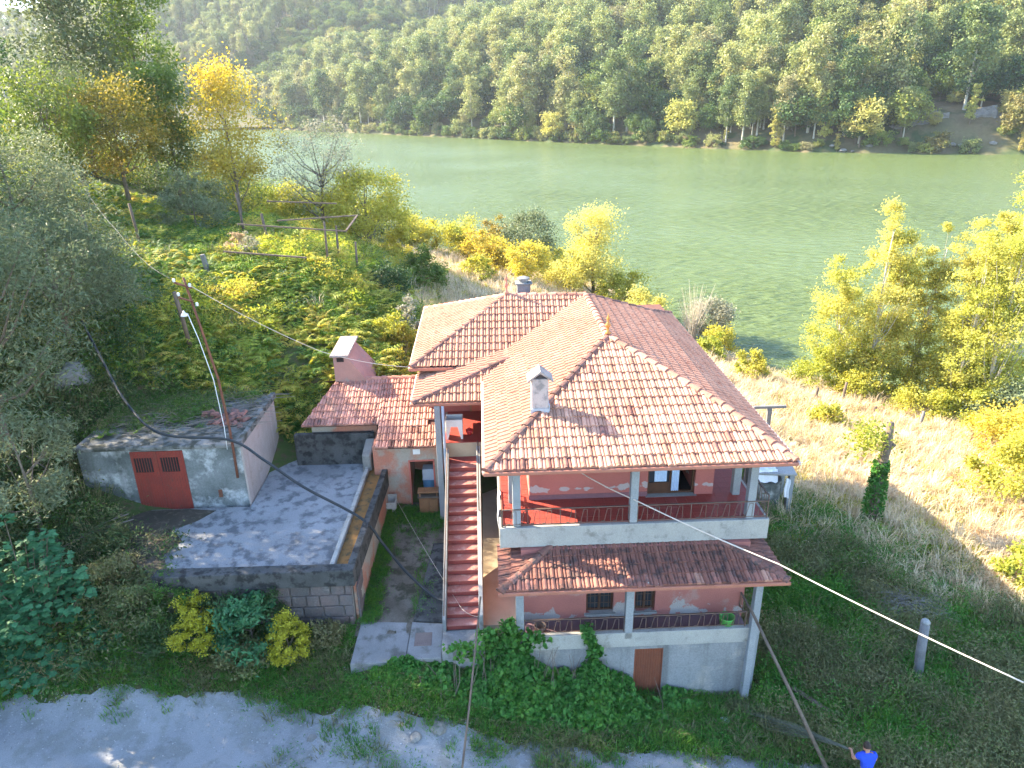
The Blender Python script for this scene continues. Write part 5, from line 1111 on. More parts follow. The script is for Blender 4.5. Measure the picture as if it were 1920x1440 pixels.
o = bpy.data.objects.new('crown', npmesh('crown', np.array(V), np.array(F), [LM['fig']])); COL.objects.link(o); pset(o, fg)

# vine heap climbing the basement wall
rg = np.random.default_rng(31); n = 15000
X = rg.uniform(-3.6,6.6,n); D = rg.uniform(0,1,n)
top = np.interp(X, [-3.6,-2,-1.2,-.3,.5,1.3,2.4,3.2,4.0,5,6.6], [1.45,1.5,1.4,1.8,2.2,1.55,1.25,1.2,.9,.55,.15])+(vnoise(X, X*0, 1.6, 40)-.5)*.5
wid = np.interp(X, [-3.6,-1.2,.5,3,5,6.6], [.5,1.1,1.5,1.7,1.3,.6])
Yv = -.78-wid*D; wall = np.where(X < -.2, -.9, -.75)
base_ = ground(X, Yv); bump_ = (vnoise(X, Yv, 2.2, 41)-.5)*.35+(vnoise(X, Yv, 5, 42)-.5)*.2
Zv = base_+np.maximum(top-base_, .15)*(1-D)**.7+bump_*(.4+.6*(1-D))+rg.uniform(-.16,.06,n)
keep = (Zv > base_-.02) & ~((X > 4.42) & (X < 5.38) & (D < .3))
C = np.c_[X, Yv, Zv][keep]; ax = np.c_[rg.normal(0,.4,len(C)), -np.ones(len(C)), -rg.uniform(.3,1.2,len(C))]
V1, F1 = leaf_quads(C, .155, rg, .9, along=ax, up=.5)
# tendrils up the left column and over the balcony
Cs = []
for (x,y,z0_,z1_,w_,m_) in ((.72,-.8,1.4,3.2,.28,700),(.1,-.8,1.6,2.9,.35,420),(3.05,-.78,1.2,2.9,.16,420),(-.7,-.9,1.8,2.55,.5,160),(1.35,-.8,2.2,2.75,.25,90)):
    u = rg.uniform(0,1,m_); Cs.append(np.c_[x+rg.normal(0,w_,m_)*(1-.6*u)+.15*np.sin(u*5), y+rg.normal(0,.07,m_)-.05, z0_+(z1_-z0_)*u])
C2 = np.concatenate(Cs); V2, F2 = leaf_quads(C2, .16, rg, .9, up=.4)
vn = empty('climbing_vine', (1.4,-1.6,.4), 'heap of dark green vine climbing the basement wall and left balcony column', 'vine')
o = bpy.data.objects.new('foliage', npmesh('foliage', np.r_[V1,V2], np.r_[F1,F2+len(V1)], [LM['vine']])); COL.objects.link(o); pset(o, vn)
mb = MB()
for i in range(26):
    x = rg.uniform(-2,5.5); z_ = float(np.interp(x, [-3.6,.5,3,6.6], [1.4,2.4,1.5,.2])); mb.tube([(x,-2.0,gz(x,-2.0)),(x+rg.normal(0,.2),-1.4,gz(x,-1.4)+.3),(x+rg.normal(0,.3),-.8,max(z_,gz(x,-.8)+.1))], [.018,.014,.008], 4, cap=False)
mb.build('stems', M['wood'], vn)

# brush pile in the shaded field
bp_ = MB(); rg = np.random.default_rng(41); zb = gz(15.6,3.0)
for i in range(420):
    u = rg.uniform(-1,1); x = 15.5+u*1.0+rg.normal(0,.25); y = 3.0-u*.45+rg.normal(0,.3); l_ = rg.uniform(.5,1.3); a = rg.normal(-.35,.5); z_ = zb+rg.uniform(.02,.62)*(1-.5*abs(u))
    bp_.tube([(x-l_*.5*math.cos(a),y-l_*.5*math.sin(a),z_-.05),(x,y,z_+.05),(x+l_*.5*math.cos(a),y+l_*.5*math.sin(a),z_-.1)], [.012,.01,.005], 3, cap=False)
tag(bp_.build('brush_pile', pmat('grey cut brush', (.30,.27,.24), (.22,.2,.18), 3, .95)), 'grey heap of cut brushwood in the shaded grass behind the concrete post', 'brushwood')

# ------------------------------------------------------------ scattered ground cover (geometry nodes)
def proto(name, V, F, mats, mi=None):
    return bpy.data.objects.new(name, npmesh(name, V, F, mats, mi=mi))
def scatter(name, pts, rot, scl, idx, protos, label, cat):
    me = bpy.data.meshes.new(name); n = len(pts); me.vertices.add(n); me.vertices.foreach_set('co', np.asarray(pts, np.float32).ravel())
    for an, ty, data in (('rot','FLOAT_VECTOR',rot),('scl','FLOAT',scl),('idx','INT',idx)):
        at_ = me.attributes.new(an, ty, 'POINT'); at_.data.foreach_set('vector' if ty == 'FLOAT_VECTOR' else 'value', np.asarray(data, np.int32 if ty == 'INT' else np.float32).ravel())
    o = bpy.data.objects.new(name, me); COL.objects.link(o); tag(o, label, cat, kind='stuff')
    pc = bpy.data.collections.new(name+' kinds')
    for p in protos: pc.objects.link(p)
    ng = bpy.data.node_groups.new(name, 'GeometryNodeTree'); ng.interface.new_socket('Geometry', in_out='INPUT', socket_type='NodeSocketGeometry'); ng.interface.new_socket('Geometry', in_out='OUTPUT', socket_type='NodeSocketGeometry')
    gi = ng.nodes.new('NodeGroupInput'); go = ng.nodes.new('NodeGroupOutput'); ip = ng.nodes.new('GeometryNodeInstanceOnPoints'); ci = ng.nodes.new('GeometryNodeCollectionInfo')
    ci.inputs[0].default_value = pc; ci.inputs[1].default_value = True; ci.inputs[2].default_value = True
    def attr(nm, ty):
        a = ng.nodes.new('GeometryNodeInputNamedAttribute'); a.data_type = ty; a.inputs[0].default_value = nm
        return [s for s in a.outputs if s.enabled and s.name == 'Attribute'][0]
    L = ng.links; L.new(gi.outputs[0], ip.inputs['Points']); L.new(ci.outputs[0], ip.inputs['Instance']); ip.inputs['Pick Instance'].default_value = True
    L.new(attr('idx','INT'), ip.inputs['Instance Index']); L.new(attr('rot','FLOAT_VECTOR'), ip.inputs['Rotation']); L.new(attr('scl','FLOAT'), ip.inputs['Scale']); L.new(ip.outputs[0], go.inputs[0])
    md = o.modifiers.new('scatter', 'NODES'); md.node_group = ng
    return o
def fern_proto(name, rg, mat_, nf=8, ln=.75):
    V = []; F = []
    for f in range(nf):
        a = 6.283*f/nf+rg.normal(0,.25); l_ = ln*rg.uniform(.7,1.15); rise = rg.uniform(.8,1.25); k = 9; pr_ = []
        for i in range(k+1):
            u = i/k; r_ = l_*u*(1-.12*u); pr_.append(np.array([math.cos(a)*r_, math.sin(a)*r_, l_*(rise*u*1.15-.95*u*u*rise*.9)+.03]))
        sd_ = np.array([-math.sin(a), math.cos(a), 0])
        for i in range(1, k):
            w_ = l_*.24*math.sin(min(1,(1-i/k)*1.25+.05)*1.5); t_ = pr_[i+1]-pr_[i]
            for s_ in (-1,1):
                b0 = len(V); V += [pr_[i]-t_*.42, pr_[i]+t_*.42, pr_[i]+t_*.75+sd_*s_*w_-np.array([0,0,w_*.25])]; F.append((b0,b0+1,b0+2,b0+2))
    F = [(a,b,c) for a,b,c,_ in F]; return proto(name, np.array(V), np.array(F), [mat_])
def tuft_proto(name, rg, mat_, nb=16, h=.5, r_=.16, w_=.014, lean=.5):
    V = []; F = []
    for i in range(nb):
        a = rg.uniform(0,6.28); q = r_*rg.uniform(0,1)**.5; b = np.array([math.cos(a)*q, math.sin(a)*q, 0]); a2 = a+rg.normal(0,.8); hh = h*rg.uniform(.55,1.15); d = np.array([math.cos(a2), math.sin(a2), 0]); l_ = lean*hh*rg.uniform(.2,1); s_ = np.array([-d[1], d[0], 0])*w_
        p1 = b+d*l_*.3+np.array([0,0,hh*.6]); p2 = b+d*l_+np.array([0,0,hh*(1-.25*lean)]); k = len(V); V += [b-s_, b+s_, p1+s_*.8, p1-s_*.8, p2]; F += [(k,k+1,k+2),(k,k+2,k+3),(k+3,k+2,k+4)]
    return proto(name, np.array(V), np.array(F), [mat_])
def weed_proto(name, rg, mat_, h=.8, n=120, r_=.35, ls=.10):
    C = np.c_[rg.normal(0,r_,n), rg.normal(0,r_,n), h*rg.uniform(.03,1,n)**1.1]; C[:,:2] *= (1.15-.6*C[:,2:]/h); V, F = leaf_quads(C, ls, rg, .35, up=.2)
    return proto(name, V, F, [mat_])
rg = np.random.default_rng(77)
def place(n, x0, x1, y0, y1, dens, tilt=.18):
    X = rg.uniform(x0,x1,n); Y = rg.uniform(y0,y1,n); k = rg.uniform(0,1,n) < dens(X, Y); X = X[k]; Y = Y[k]; Z = _zn(X, Y)
    k = Z > WATER+.08; X, Y, Z = X[k], Y[k], Z[k]
    rot = np.c_[rg.normal(0,tilt,len(X)), rg.normal(0,tilt,len(X)), rg.uniform(0,6.28,len(X))]
    return np.c_[X, Y, Z], rot
def blocked(X, Y):
    b = (X > -.9) & (X < 8.8) & (Y > -.75) & (Y < 15.3); b |= (X > -3.2) & (X < 1.5) & (Y > 8.5) & (Y < 17); b |= (X > -14.9) & (X < -8.7) & (Y > 5.3) & (Y < 10.2)
    b |= (X > -10.6) & (X < -3.9) & (Y > .7) & (Y < 9.9); b |= (X > -4.4) & (X < -1.3) & (Y > -.95) & (Y < 7.4); b |= (X > -7.0) & (X < -1.9) & (Y > 7) & (Y < 11.6); b |= (X > -1.6) & (X < -.2) & (Y > -.85) & (Y < 6.5)
    b |= (X > -13.4) & (X < -10.5) & (Y > 3.5) & (Y < 5.6)
    return b
onroad = np.vectorize(lambda x: float(np.interp(x, [-26,-15,-8,-5.5,-3,0,3,6,9,12,16], [-.9,-.95,-1.15,-1.75,-2.1,-2.55,-2.85,-3.0,-3.3,-4.3,-5.2])))
# ferns over the slope behind shed and annex
fp = [fern_proto('fern a', rg, LM['fern']), fern_proto('fern b', rg, LM['fern'], 7, .9), fern_proto('fern c', rg, LM['fern'], 9, .6), fern_proto('fern d', rg, LM['fern_green'], 8, .7), weed_proto('bramble', rg, LM['fern_green'], .6, 150, .35, .1), weed_proto('golden bracken', rg, LM['fern'], .9, 260, .42, .11), fern_proto('tall fern', rg, LM['fern'], 9, 1.25)]
pts, rot = place(21000, -32, -3.0, 10, 40, lambda X, Y: np.where(blocked(X, Y), 0, np.clip(1.15-.03*(Y-12), .35, 1)*(.45+.55*(vnoise(X, Y, .5, 50) > .3))*np.where((X > -4.6) & (Y < 19), .25, 1)*np.where(X > -6+.0*Y, np.where(Y > 24, .15, .8), 1)))
idx = np.where(vnoise(pts[:,0], pts[:,1], .35, 51) > .56, 3, rg.integers(0,3,len(pts))); idx = np.where(rg.uniform(0,1,len(pts)) < .14, 4, idx); idx = np.where((pts[:,0] < -13.5) & (rg.uniform(0,1,len(pts)) < .7), rg.choice([3,4],len(pts)), idx)
r9 = rg.uniform(0,1,len(pts)); gold = vnoise(pts[:,0], pts[:,1], .3, 53) + .02*(pts[:,1]-18); idx = np.where((r9 < .12) & (gold > .5) & (pts[:,0] > -15), 5, idx); idx = np.where((r9 > .93) & (pts[:,0] > -15), 6, idx)
scatter('ferns', pts, rot, np.where(rg.uniform(0,1,len(pts)) < .25, rg.uniform(1.0,1.5,len(pts)), rg.uniform(.55,1.1,len(pts)))*np.where(idx == 6, .75, 1), idx, fp, 'green and golden bracken ferns covering the slope behind the annex', 'ferns')
# undergrowth on shaded slope left
up_ = [weed_proto('brush a', rg, LM['dry_dark'], .7, 170, .4, .11), weed_proto('brush b', rg, LM['fern_green'], .55, 150, .4, .1), weed_proto('brush c', rg, LM['darkgreen'], .8, 180, .4, .12), tuft_proto('brush d', rg, LM['dry_dark'], 26, .9, .25, .012, .9)]
pts, rot = place(6500, -28, -8.5, -.8, 30, lambda X, Y: np.where(blocked(X, Y), 0, np.where(X < np.where(Y > 10.5, -14.2-.55*(Y-10.5), -10), .8, .02)*np.where((Y < 0.2), .5, 1)))
scatter('undergrowth', pts, rot, rg.uniform(.6,1.5,len(pts)), rg.integers(0,4,len(pts)), up_, 'shaded brown and green undergrowth on the left slope', 'undergrowth')
bt = [weed_proto('thicket a', rg, LM['oak'], 2.6, 420, 1.0, .26), weed_proto('thicket b', rg, LM['yellowgreen'], 2.2, 380, 1.0, .24), weed_proto('thicket c', rg, LM['feather'], 2.8, 420, 1.0, .26)]
pts, rot = place(2600, -75, -8, 42, 110, lambda X, Y: np.where(Y > 44+.0*X, .8, 0))
scatter('bank_thicket', pts, rot, rg.uniform(.6,1.3,len(pts)), rg.integers(0,3,len(pts)), bt, 'mixed green thicket along the left river bank behind the crest', 'thicket')
# dry grass field
dp_ = [tuft_proto('dry a', rg, LM['dry'], 20, .55, .2, .012, .9), tuft_proto('dry b', rg, LM['dry'], 16, .8, .22, .011, .7), tuft_proto('dry c', rg, LM['dry'], 24, .38, .25, .013, 1.2), tuft_proto('dry d', rg, LM['yellowgreen'], 18, .4, .2, .013, .8)]
def f_dry(X, Y): return np.clip((X+.55*Y+7*vnoise(X, Y, .25, 60)-21.5)/3.5, 0, 1)
pts, rot = place(34000, 8.5, 36, -3, 34, lambda X, Y: f_dry(X, Y)*np.where(blocked(X, Y), 0, 1)*.9)
ix = np.where(rg.uniform(0,1,len(pts)) < .12*(vnoise(pts[:,0], pts[:,1], .3, 61) > .5)*3, 3, rg.integers(0,3,len(pts)))
scatter('dry_grass', pts, rot, rg.uniform(.6,1.4,len(pts)), ix, dp_, 'sunlit straw coloured dry grass of the field right of the house', 'grass')
pts, rot = place(11000, -9, 16, 17, 60, lambda X, Y: .9*np.where(X+.1*Y > -1.5, 1, .12)*np.where(blocked(X, Y), 0, 1))
scatter('bank_grass', pts, rot, rg.uniform(.7,1.6,len(pts)), rg.integers(0,4,len(pts)), [d.copy() for d in dp_], 'pale dry grass on the slope between the house and the river', 'grass')
# green and brown weeds in the shade right of the house
gp = [tuft_proto('weed a', rg, LM['grass'], 22, .45, .2, .013, .9), tuft_proto('weed b', rg, LM['dry_dark'], 22, .7, .25, .011, .8), weed_proto('weed c', rg, LM['grass'], .5, 120, .3, .08), weed_proto('weed d', rg, LM['dry_dark'], .8, 150, .32, .08), tuft_proto('weed e', rg, LM['dry_dark'], 20, .55, .25, .012, 1.3)]
pts, rot = place(15000, 8.3, 26, -8, 16, lambda X, Y: (1-f_dry(X, Y))*np.where(blocked(X, Y), 0, 1)*np.where((Y < onroad(np.minimum(X,15.9))) & (X < 11.2), .0, 1)*.95)
g_ = .6*vnoise(pts[:,0], pts[:,1], .5, 62)+.25*vnoise(pts[:,0], pts[:,1], 1.7, 68)+rg.uniform(0,.22,len(pts)); ix = np.where(g_ > .56, rg.choice([0,2,0],len(pts)), rg.choice([1,3,4,1],len(pts)))
scatter('weeds', pts, rot, rg.uniform(.6,1.35,len(pts)), ix, gp, 'rank green and brown weeds in the shade right of the house', 'weeds')
# grass verge before house and terrace, thinning out onto the track
vp = [tuft_proto('verge a', rg, LM['grass'], 22, .26, .15, .010, .9), tuft_proto('verge b', rg, LM['grass'], 18, .34, .15, .010, .8), weed_proto('verge c', rg, LM['grass'], .22, 60, .16, .06), weed_proto('verge d', rg, LM['vine'], .25, 60, .18, .07), tuft_proto('verge e', rg, LM['dry_dark'], 18, .3, .16, .010, 1.1)]
def verge(X, Y):
    e = Y-onroad(X); return np.where(blocked(X, Y), 0, np.where(e > 0, 1, np.exp(e/.28)*.5*(vnoise(X, Y, 2.5, 63) > .45) + np.where(X > -7, np.clip((X+7)/7, .2, 1)*.5*(vnoise(X, Y, 1.1, 64)+.35*vnoise(X, Y, 4, 66) > .78), 0)))
pts, rot = place(26000, -24, 10.5, -7, 1.6, verge, .12)
scatter('verge_grass', pts, rot, rg.uniform(.5,1.25,len(pts)), np.where(vnoise(pts[:,0], pts[:,1], .9, 67) > .66, rg.choice([4,0,4],len(pts)), rg.choice([0,0,1,2,3,4],len(pts))), vp, 'short green grass and weeds between the gravel track and the buildings', 'grass')
# weeds in the yard
def yz(X, Y): return 1.9+.52*(Y-.3)/7.1
X0 = rg.uniform(-8.75,-7.2,500); Y0 = rg.uniform(9.0,11.4,500); Z0 = ground(X0, Y0)
X = np.r_[rg.uniform(-4.2,-3.65,420), rg.uniform(-4.2,-1.6,420), rg.uniform(-2.55,-1.9,70)]; Y = np.r_[rg.uniform(.8,7,420), 7.0-np.abs(rg.normal(0,.9,420)), rg.uniform(1,4.6,70)]
k0 = ~blocked(X0, Y0); pts = np.r_[np.c_[X, Y, yz(X, Y)-.02], np.c_[X0, Y0, Z0][k0]]; X = pts[:,0]; rot = np.c_[rg.normal(0,.15,len(X)), rg.normal(0,.15,len(X)), rg.uniform(0,6.28,len(X))]
scatter('yard_weeds', pts, rot, rg.uniform(.4,1.0,len(X)), rg.integers(0,4,len(X)), [d.copy() for d in vp], 'green weeds along the terrace wall and yard edge', 'weeds')
X = rg.uniform(-14.6,-9.3,1500); Y = rg.uniform(6.2,10.1,1500); k = rg.uniform(0,1,1500) < np.clip((-X-10.2)/3, .02, .9)*np.clip((Y-6.6)/2.2, .05, 1)+np.where(Y > 9.5, .6, 0); X, Y = X[k], Y[k]
scatter('roof_weeds', np.c_[X, Y, np.full(len(X), 6.23)], np.c_[rg.normal(0,.3,(len(X),2)), rg.uniform(0,6.28,len(X))], rg.uniform(.4,1.0,len(X)), rg.integers(0,3,len(X)), [weed_proto('roof weed a', rg, LM['dry_dark'], .4, 90, .3, .09), weed_proto('roof weed b', rg, LM['fern_green'], .35, 90, .3, .09), fern_proto('roof weed c', rg, LM['fern_green'], 7, .5)], 'weeds and creepers overgrowing the back of the shed roof', 'weeds')
# pebbles on the track
def pebble(name, s):
    r2 = random.Random(s); bm = bmesh.new(); bmesh.ops.create_icosphere(bm, subdivisions=1, radius=1)
    for v in bm.verts: v.co = Vector((v.co.x*r2.uniform(.7,1.1), v.co.y*r2.uniform(.7,1.1), v.co.z*.55))
    me = bpy.data.meshes.new(name); bm.to_mesh(me); bm.free(); me.materials.append(M['peb']); return bpy.data.objects.new(name, me)
M['peb'] = pmat('gravel pebble', (.31,.305,.295), (.23,.225,.22), 5, .95, rnd=.3)
n = 5200; X = rg.uniform(-22,11,n); e = rg.normal(-.35,.8,n); Y = onroad(X)+e; pts = np.c_[X, Y, _zn(X, Y)+.035]; 
scatter('gravel', pts, np.c_[np.zeros((n,2)), rg.uniform(0,6.28,n)], rg.uniform(.008,.035,n), rg.integers(0,3,n), [pebble('pebble %d' % i, i) for i in range(3)], 'loose pale gravel scattered along the edge of the track', 'gravel')

# ------------------------------------------------------------ the wood on the far bank
def far_tree(kind, seed, mat_, H, Rr, nl, ls, ncl):
    r_ = np.random.default_rng(seed); K, C = crown_points(kind, H, Rr, r_, ncl, nl); V, F = leaf_quads(C, ls, r_, .75); mb = MB(); branches(mb, K, H, Rr, r_, H*.016, nb=6, n=4, fork=.3, top=.85)
    tv = np.array([tuple(v) for v in mb.v]); tf = [f for f in mb.f if len(f) == 4]; mi = np.r_[np.zeros(len(F)), np.ones(len(tf))]
    return npmesh('far_tree', np.r_[V, tv], np.r_[F, np.array(tf)+len(V)], [LM[mat_], M['palebark'] if kind == 'tall' else M['bark']], mi=mi)
FT = {'oak': [far_tree('broad', 200+i, 'f_oak', 10, 5.0, 4600, .5, 60) for i in range(3)], 'dark': [far_tree('broad', 210+i, 'f_dark', 10, 4.8, 4600, .5, 56) for i in range(2)],
      'euc': [far_tree('tall', 220+i, 'f_euc', 19, 4.2, 5200, .52, 60) for i in range(3)], 'yel': [far_tree('broad', 230, 'f_yel', 9, 4, 3600, .48, 48), far_tree('column', 231, 'f_yel', 13, 2.2, 3200, .48, 60)], 'shr': [far_tree('shrub', 240, 'f_oak', 4, 3.2, 2000, .42, 30), far_tree('shrub', 241, 'f_euc', 5, 3.2, 2000, .42, 30)]}
rg = np.random.default_rng(123)
gx = rg.uniform(-330,430,12500); gy = rg.uniform(150,720,12500)
d, s = shore_sd(gx, gy); z = far_h(gx, gy); cv = np.array(cam.matrix_world.translation); Rm = np.array(cam.matrix_world.to_3x3())
q = (np.c_[gx, gy, z]-cv)@Rm; pxx = q[:,0]/-q[:,2]*1356; pyy = q[:,1]/-q[:,2]*1356
cliff = (np.abs(s-_cum[2]-18) < 12) & (d < 9)
k = (d > 1.6) & (d < 300) & (np.abs(pxx) < 1080) & (pyy < 900) & (q[:,2] < 0) & ~(cliff & (rg.uniform(0,1,gx.size) < .8)); 
gx, gy, z, d, s, q = gx[k], gy[k], z[k], d[k], s[k], q[k]
ss_ = np.arange(150, 1250, 3.4); ss_ = ss_+rg.uniform(-1.2,1.2,len(ss_)); ii_ = np.clip(np.searchsorted(_cum, ss_)-1, 0, len(_seg)-1); ee_ = _seg[ii_]/_sl[ii_][:,None]; dd_ = rg.uniform(.6,2.4,len(ss_)); sp_ = SH[ii_]+ee_*(ss_-_cum[ii_])[:,None]+np.c_[ee_[:,1],-ee_[:,0]]*dd_[:,None]
kk_ = (rg.uniform(0,1,len(ss_)) < .85) & ~((np.abs(ss_-_cum[2]-10) < 34) & (rg.uniform(0,1,len(ss_)) < .6)); sp_ = sp_[kk_]; n0_ = len(gx)
gx = np.r_[gx, sp_[:,0]]; gy = np.r_[gy, sp_[:,1]]; d, s = shore_sd(gx, gy); z = far_h(gx, gy); q = (np.c_[gx, gy, z]-cv)@Rm
nz_ = vnoise(gx, gy, .03, 70); nz2 = vnoise(gx, gy, .09, 71); u = rg.uniform(0,1,len(gx))
kind = np.where(nz_+.25*nz2 > .62, 'euc', np.where(u < .5, 'oak', np.where(u < .78, 'dark', 'euc')))
kind = np.where((d < 9) & (u < .5), 'oak', kind); kind = np.where((s < _cum[3]) & (kind == 'euc') & (u < .75), np.where(u < .5, 'oak', 'dark'), kind); kind = np.where(np.arange(len(gx)) >= n0_, 'shr', kind)
yl = (rg.uniform(0,1,len(gx)) < np.where(s < _cum[3]+20, .13, .03)); kind = np.where(yl, 'yel', kind)
# keep them apart: the 300 nearest the camera stand singly, the rest is the mass of the wood
dist = np.linalg.norm(q, axis=1); order = np.argsort(dist + np.where(np.abs(q[:,0]/-q[:,2]) > .74, 400, 0)); FL = {'oak': ('forest_oak','round green oak in the wood along the far bank','oaks of the far bank'), 'dark': ('forest_oak','dark green holm oak in the wood along the far bank','dark oaks of the far bank'), 'euc': ('forest_eucalyptus','tall grey-green eucalyptus in the wood along the far bank','eucalypts of the far bank'), 'yel': ('forest_poplar','yellow autumn tree in the wood along the far bank','yellow trees of the far bank'), 'shr': ('forest_shrub','low shrub at the water of the far bank','shrubs of the far bank')}
def far_label(kk, sc, dd, px):
    size = 'small' if sc < .95 else 'mid-sized' if sc < 1.4 else 'big'
    row = 'at the water' if dd < 8 else 'low' if dd < 26 else 'high up'
    sec = 'at the left river bend' if px < 640 else 'left of the wing roof' if px < 860 else 'above the wing roof' if px < 1060 else 'above the main roof' if px < 1260 else 'right of the main roof' if px < 1450 else 'left of the poplars' if px < 1600 else 'above the poplars' if px < 1780 else 'at the right edge'
    return '%s %s %s on the far bank, %s' % (size, {'oak':'round green oak','dark':'dark holm oak','euc':'grey-green eucalyptus','yel':'yellow autumn tree','shr':'shrub'}[kk], row, sec)
rest = {'p': [], 'r': [], 's': [], 'i': []}; PI_ = []; base_i = {}
for kk in FT:
    base_i[kk] = len(PI_); PI_ += FT[kk]
for rank, i in enumerate(order):
    kk = str(kind[i]); v = int(rg.integers(len(FT[kk]))); sc = float(rg.choice([.55,.7,.9,1.1,1.35,1.6])*rg.uniform(.88,1.12)); a = float(rg.uniform(0,6.28))
    if rank < 300:
        nm, lab, grp = FL[kk]; lab = far_label(kk, sc, d[i], 960+1356*q[i,0]/-q[i,2]); o = bpy.data.objects.new(nm, FT[kk][v]); COL.objects.link(o); o.location = (gx[i], gy[i], z[i]-.3); o.rotation_euler = (0,0,a); o.scale = (sc*1.0, sc*1.0, sc*float(rg.uniform(.9,1.15))); tag(o, lab, 'tree' if kk != 'shr' else 'shrub', grp)
    else: rest['p'].append((gx[i], gy[i], z[i]-.3)); rest['r'].append((0,0,a)); rest['s'].append(sc); rest['i'].append(base_i[kk]+v)
pr_o = [bpy.data.objects.new('%02d kind' % i, m_) for i, m_ in enumerate(PI_)]
scatter('forest', rest['p'], rest['r'], rest['s'], rest['i'], pr_o, 'dense mixed wood covering the hillside across the river', 'forest')
# distant hill wood
hx, hy = np.meshgrid(np.arange(-560,330,9.), np.arange(540,1060,9.)); hx = hx.ravel()+rg.uniform(-4,4,hx.size); hy = hy.ravel()+rg.uniform(-4,4,hy.size); hz = hill(hx, hy)
q = (np.c_[hx, hy, hz]-cv)@Rm; k = (np.abs(q[:,0]/-q[:,2]) < .8) & (q[:,1]/-q[:,2] < .62) & (hz > WATER+3)
hx, hy, hz = hx[k], hy[k], hz[k]; nz_ = vnoise(hx, hy, .012, 75); u = rg.uniform(0,1,len(hx)); ii = np.where(nz_ > .5, base_i['euc']+rg.integers(0,3,len(hx)), np.where(u < .7, base_i['oak']+rg.integers(0,3,len(hx)), base_i['dark']+rg.integers(0,2,len(hx))))
scatter('distant_forest', np.c_[hx,hy,hz-.3], np.c_[np.zeros((len(hx),2)), rg.uniform(0,6.28,len(hx))], rg.uniform(.7,1.2,len(hx)), ii, [o.copy() for o in pr_o], 'hazy blue-green wood on the hill behind the far bank', 'forest')
# dead tree and pale rocks of the far shore
def far_at(sv, dv):
    i = int(np.clip(np.searchsorted(_cum, sv)-1, 0, len(_seg)-1)); e = _seg[i]/_sl[i]; p = SH[i]+e*(sv-_cum[i])+np.array([e[1],-e[0]])*dv; return float(p[0]), float(p[1]), float(far_h(np.array([p[0]]), np.array([p[1]]))[0])
x, y, z_ = far_at(_cum[3]-5, 42); dt = empty('dead_tree', (x,y,z_), 'pale bare dead tree in the wood on the far bank', 'tree'); mb = MB(); r3 = np.random.default_rng(8)
mb.tube([(x,y,z_),(x+.3,y,z_+9),(x,y,z_+19)], [.4,.28,.08], 6)
for i in range(22):
    h = r3.uniform(6,18); a = r3.uniform(0,6.28); l_ = r3.uniform(2,5); mb.tube([(x+.2,y,z_+h),(x+math.cos(a)*l_*.6,y+math.sin(a)*l_*.6,z_+h+l_*.3),(x+math.cos(a)*l_,y+math.sin(a)*l_,z_+h+l_*.2)], [.14,.09,.03], 4, cap=False)
mb.build('trunk', pmat('bleached wood', (.55,.5,.42), (.45,.4,.33), .5, .9), dt)
for i in range(26):
    sv = _cum[2]+r3.uniform(-80,60); x, y, z_ = far_at(sv, r3.uniform(.5,3)); o = rock('shore_rock', (x,y,z_), r3.uniform(.7,1.8), M['rock'], 'pale rock on the shore of the far bank', 'rock', 300+i); o['group'] = 'rocks of the far shore'
for i,(ds,dd,w_,h_) in enumerate(((30,10,9,5),(8,12,6,3.5),(-14,13,7,4.5))):
    x, y, z_ = far_at(_cum[2]+ds, dd); mb = MB(); k = 9; rr_ = np.random.default_rng(90+i); V = []
    e = _seg[2]/_sl[2]; nrm_ = np.array([e[1],-e[0]])
    for a in range(k+1):
        for b in range(6):
            u, v = a/k-.5, b/5; p = np.array([x,y])+e*u*w_*2+nrm_*(v*3.0+rr_.normal(0,.45)); V.append((p[0],p[1],z_-2.5+v*(h_+2.5)*(1-.8*abs(u)**2)+rr_.normal(0,.25)))
    mb.add(V, [(a*6+b,(a+1)*6+b,(a+1)*6+b+1,a*6+b+1) for a in range(k) for b in range(5)])
    tag(mb.build('cliff', M['rock'], smooth=False), ['broad pale cliff above the far shore','small cliff between two others on the far shore','cliff right of the others on the far shore'][i], 'cliff')

# ------------------------------------------------------------ person at the lower edge
pp = (10.05,-4.45,gz(10.05,-4.45)); per = empty('person', pp, 'person in a blue T-shirt bending over cut reeds at the lower right edge', 'person')
def skin(name, joints, edges, rad, m_, parent, sub=2):
    me = bpy.data.meshes.new(name); me.from_pydata(joints, edges, []); o = bpy.data.objects.new(name, me); COL.objects.link(o); me.materials.append(m_)
    sk_ = o.modifiers.new('skin', 'SKIN'); sv = me.skin_vertices[0].data if me.skin_vertices else None
    if sv is None: me.skin_vertices.new(name='skin') if hasattr(me.skin_vertices, 'new') else None; sv = me.skin_vertices[0].data
    for i, r_ in enumerate(rad): sv[i].radius = r_ if isinstance(r_, tuple) else (r_, r_)
    sv[0].use_root = True; sk_.use_smooth_shade = True; ss = o.modifiers.new('sub', 'SUBSURF'); ss.levels = ss.render_levels = sub; o.parent = parent; return o
J = [(0,0,.95),(0,.04,1.15),(0,.10,1.36),(0,.13,1.45),(.19,.11,1.40),(.30,.16,1.16),(.22,.36,1.05),(-.19,.11,1.40),(-.31,.20,1.2),(-.24,.42,1.22),(.10,-.02,.88),(.12,.03,.48),(.13,-.03,.08),(.13,.10,.03),(-.10,-.02,.88),(-.13,.06,.48),(-.14,-.02,.08),(-.14,.12,.03)]
ED = [(0,1),(1,2),(2,3),(2,4),(4,5),(5,6),(2,7),(7,8),(8,9),(0,10),(10,11),(11,12),(12,13),(0,14),(14,15),(15,16),(16,17)]
skinm = pmat('tanned skin', (.42,.22,.14), (.38,.19,.12), 5, .6)
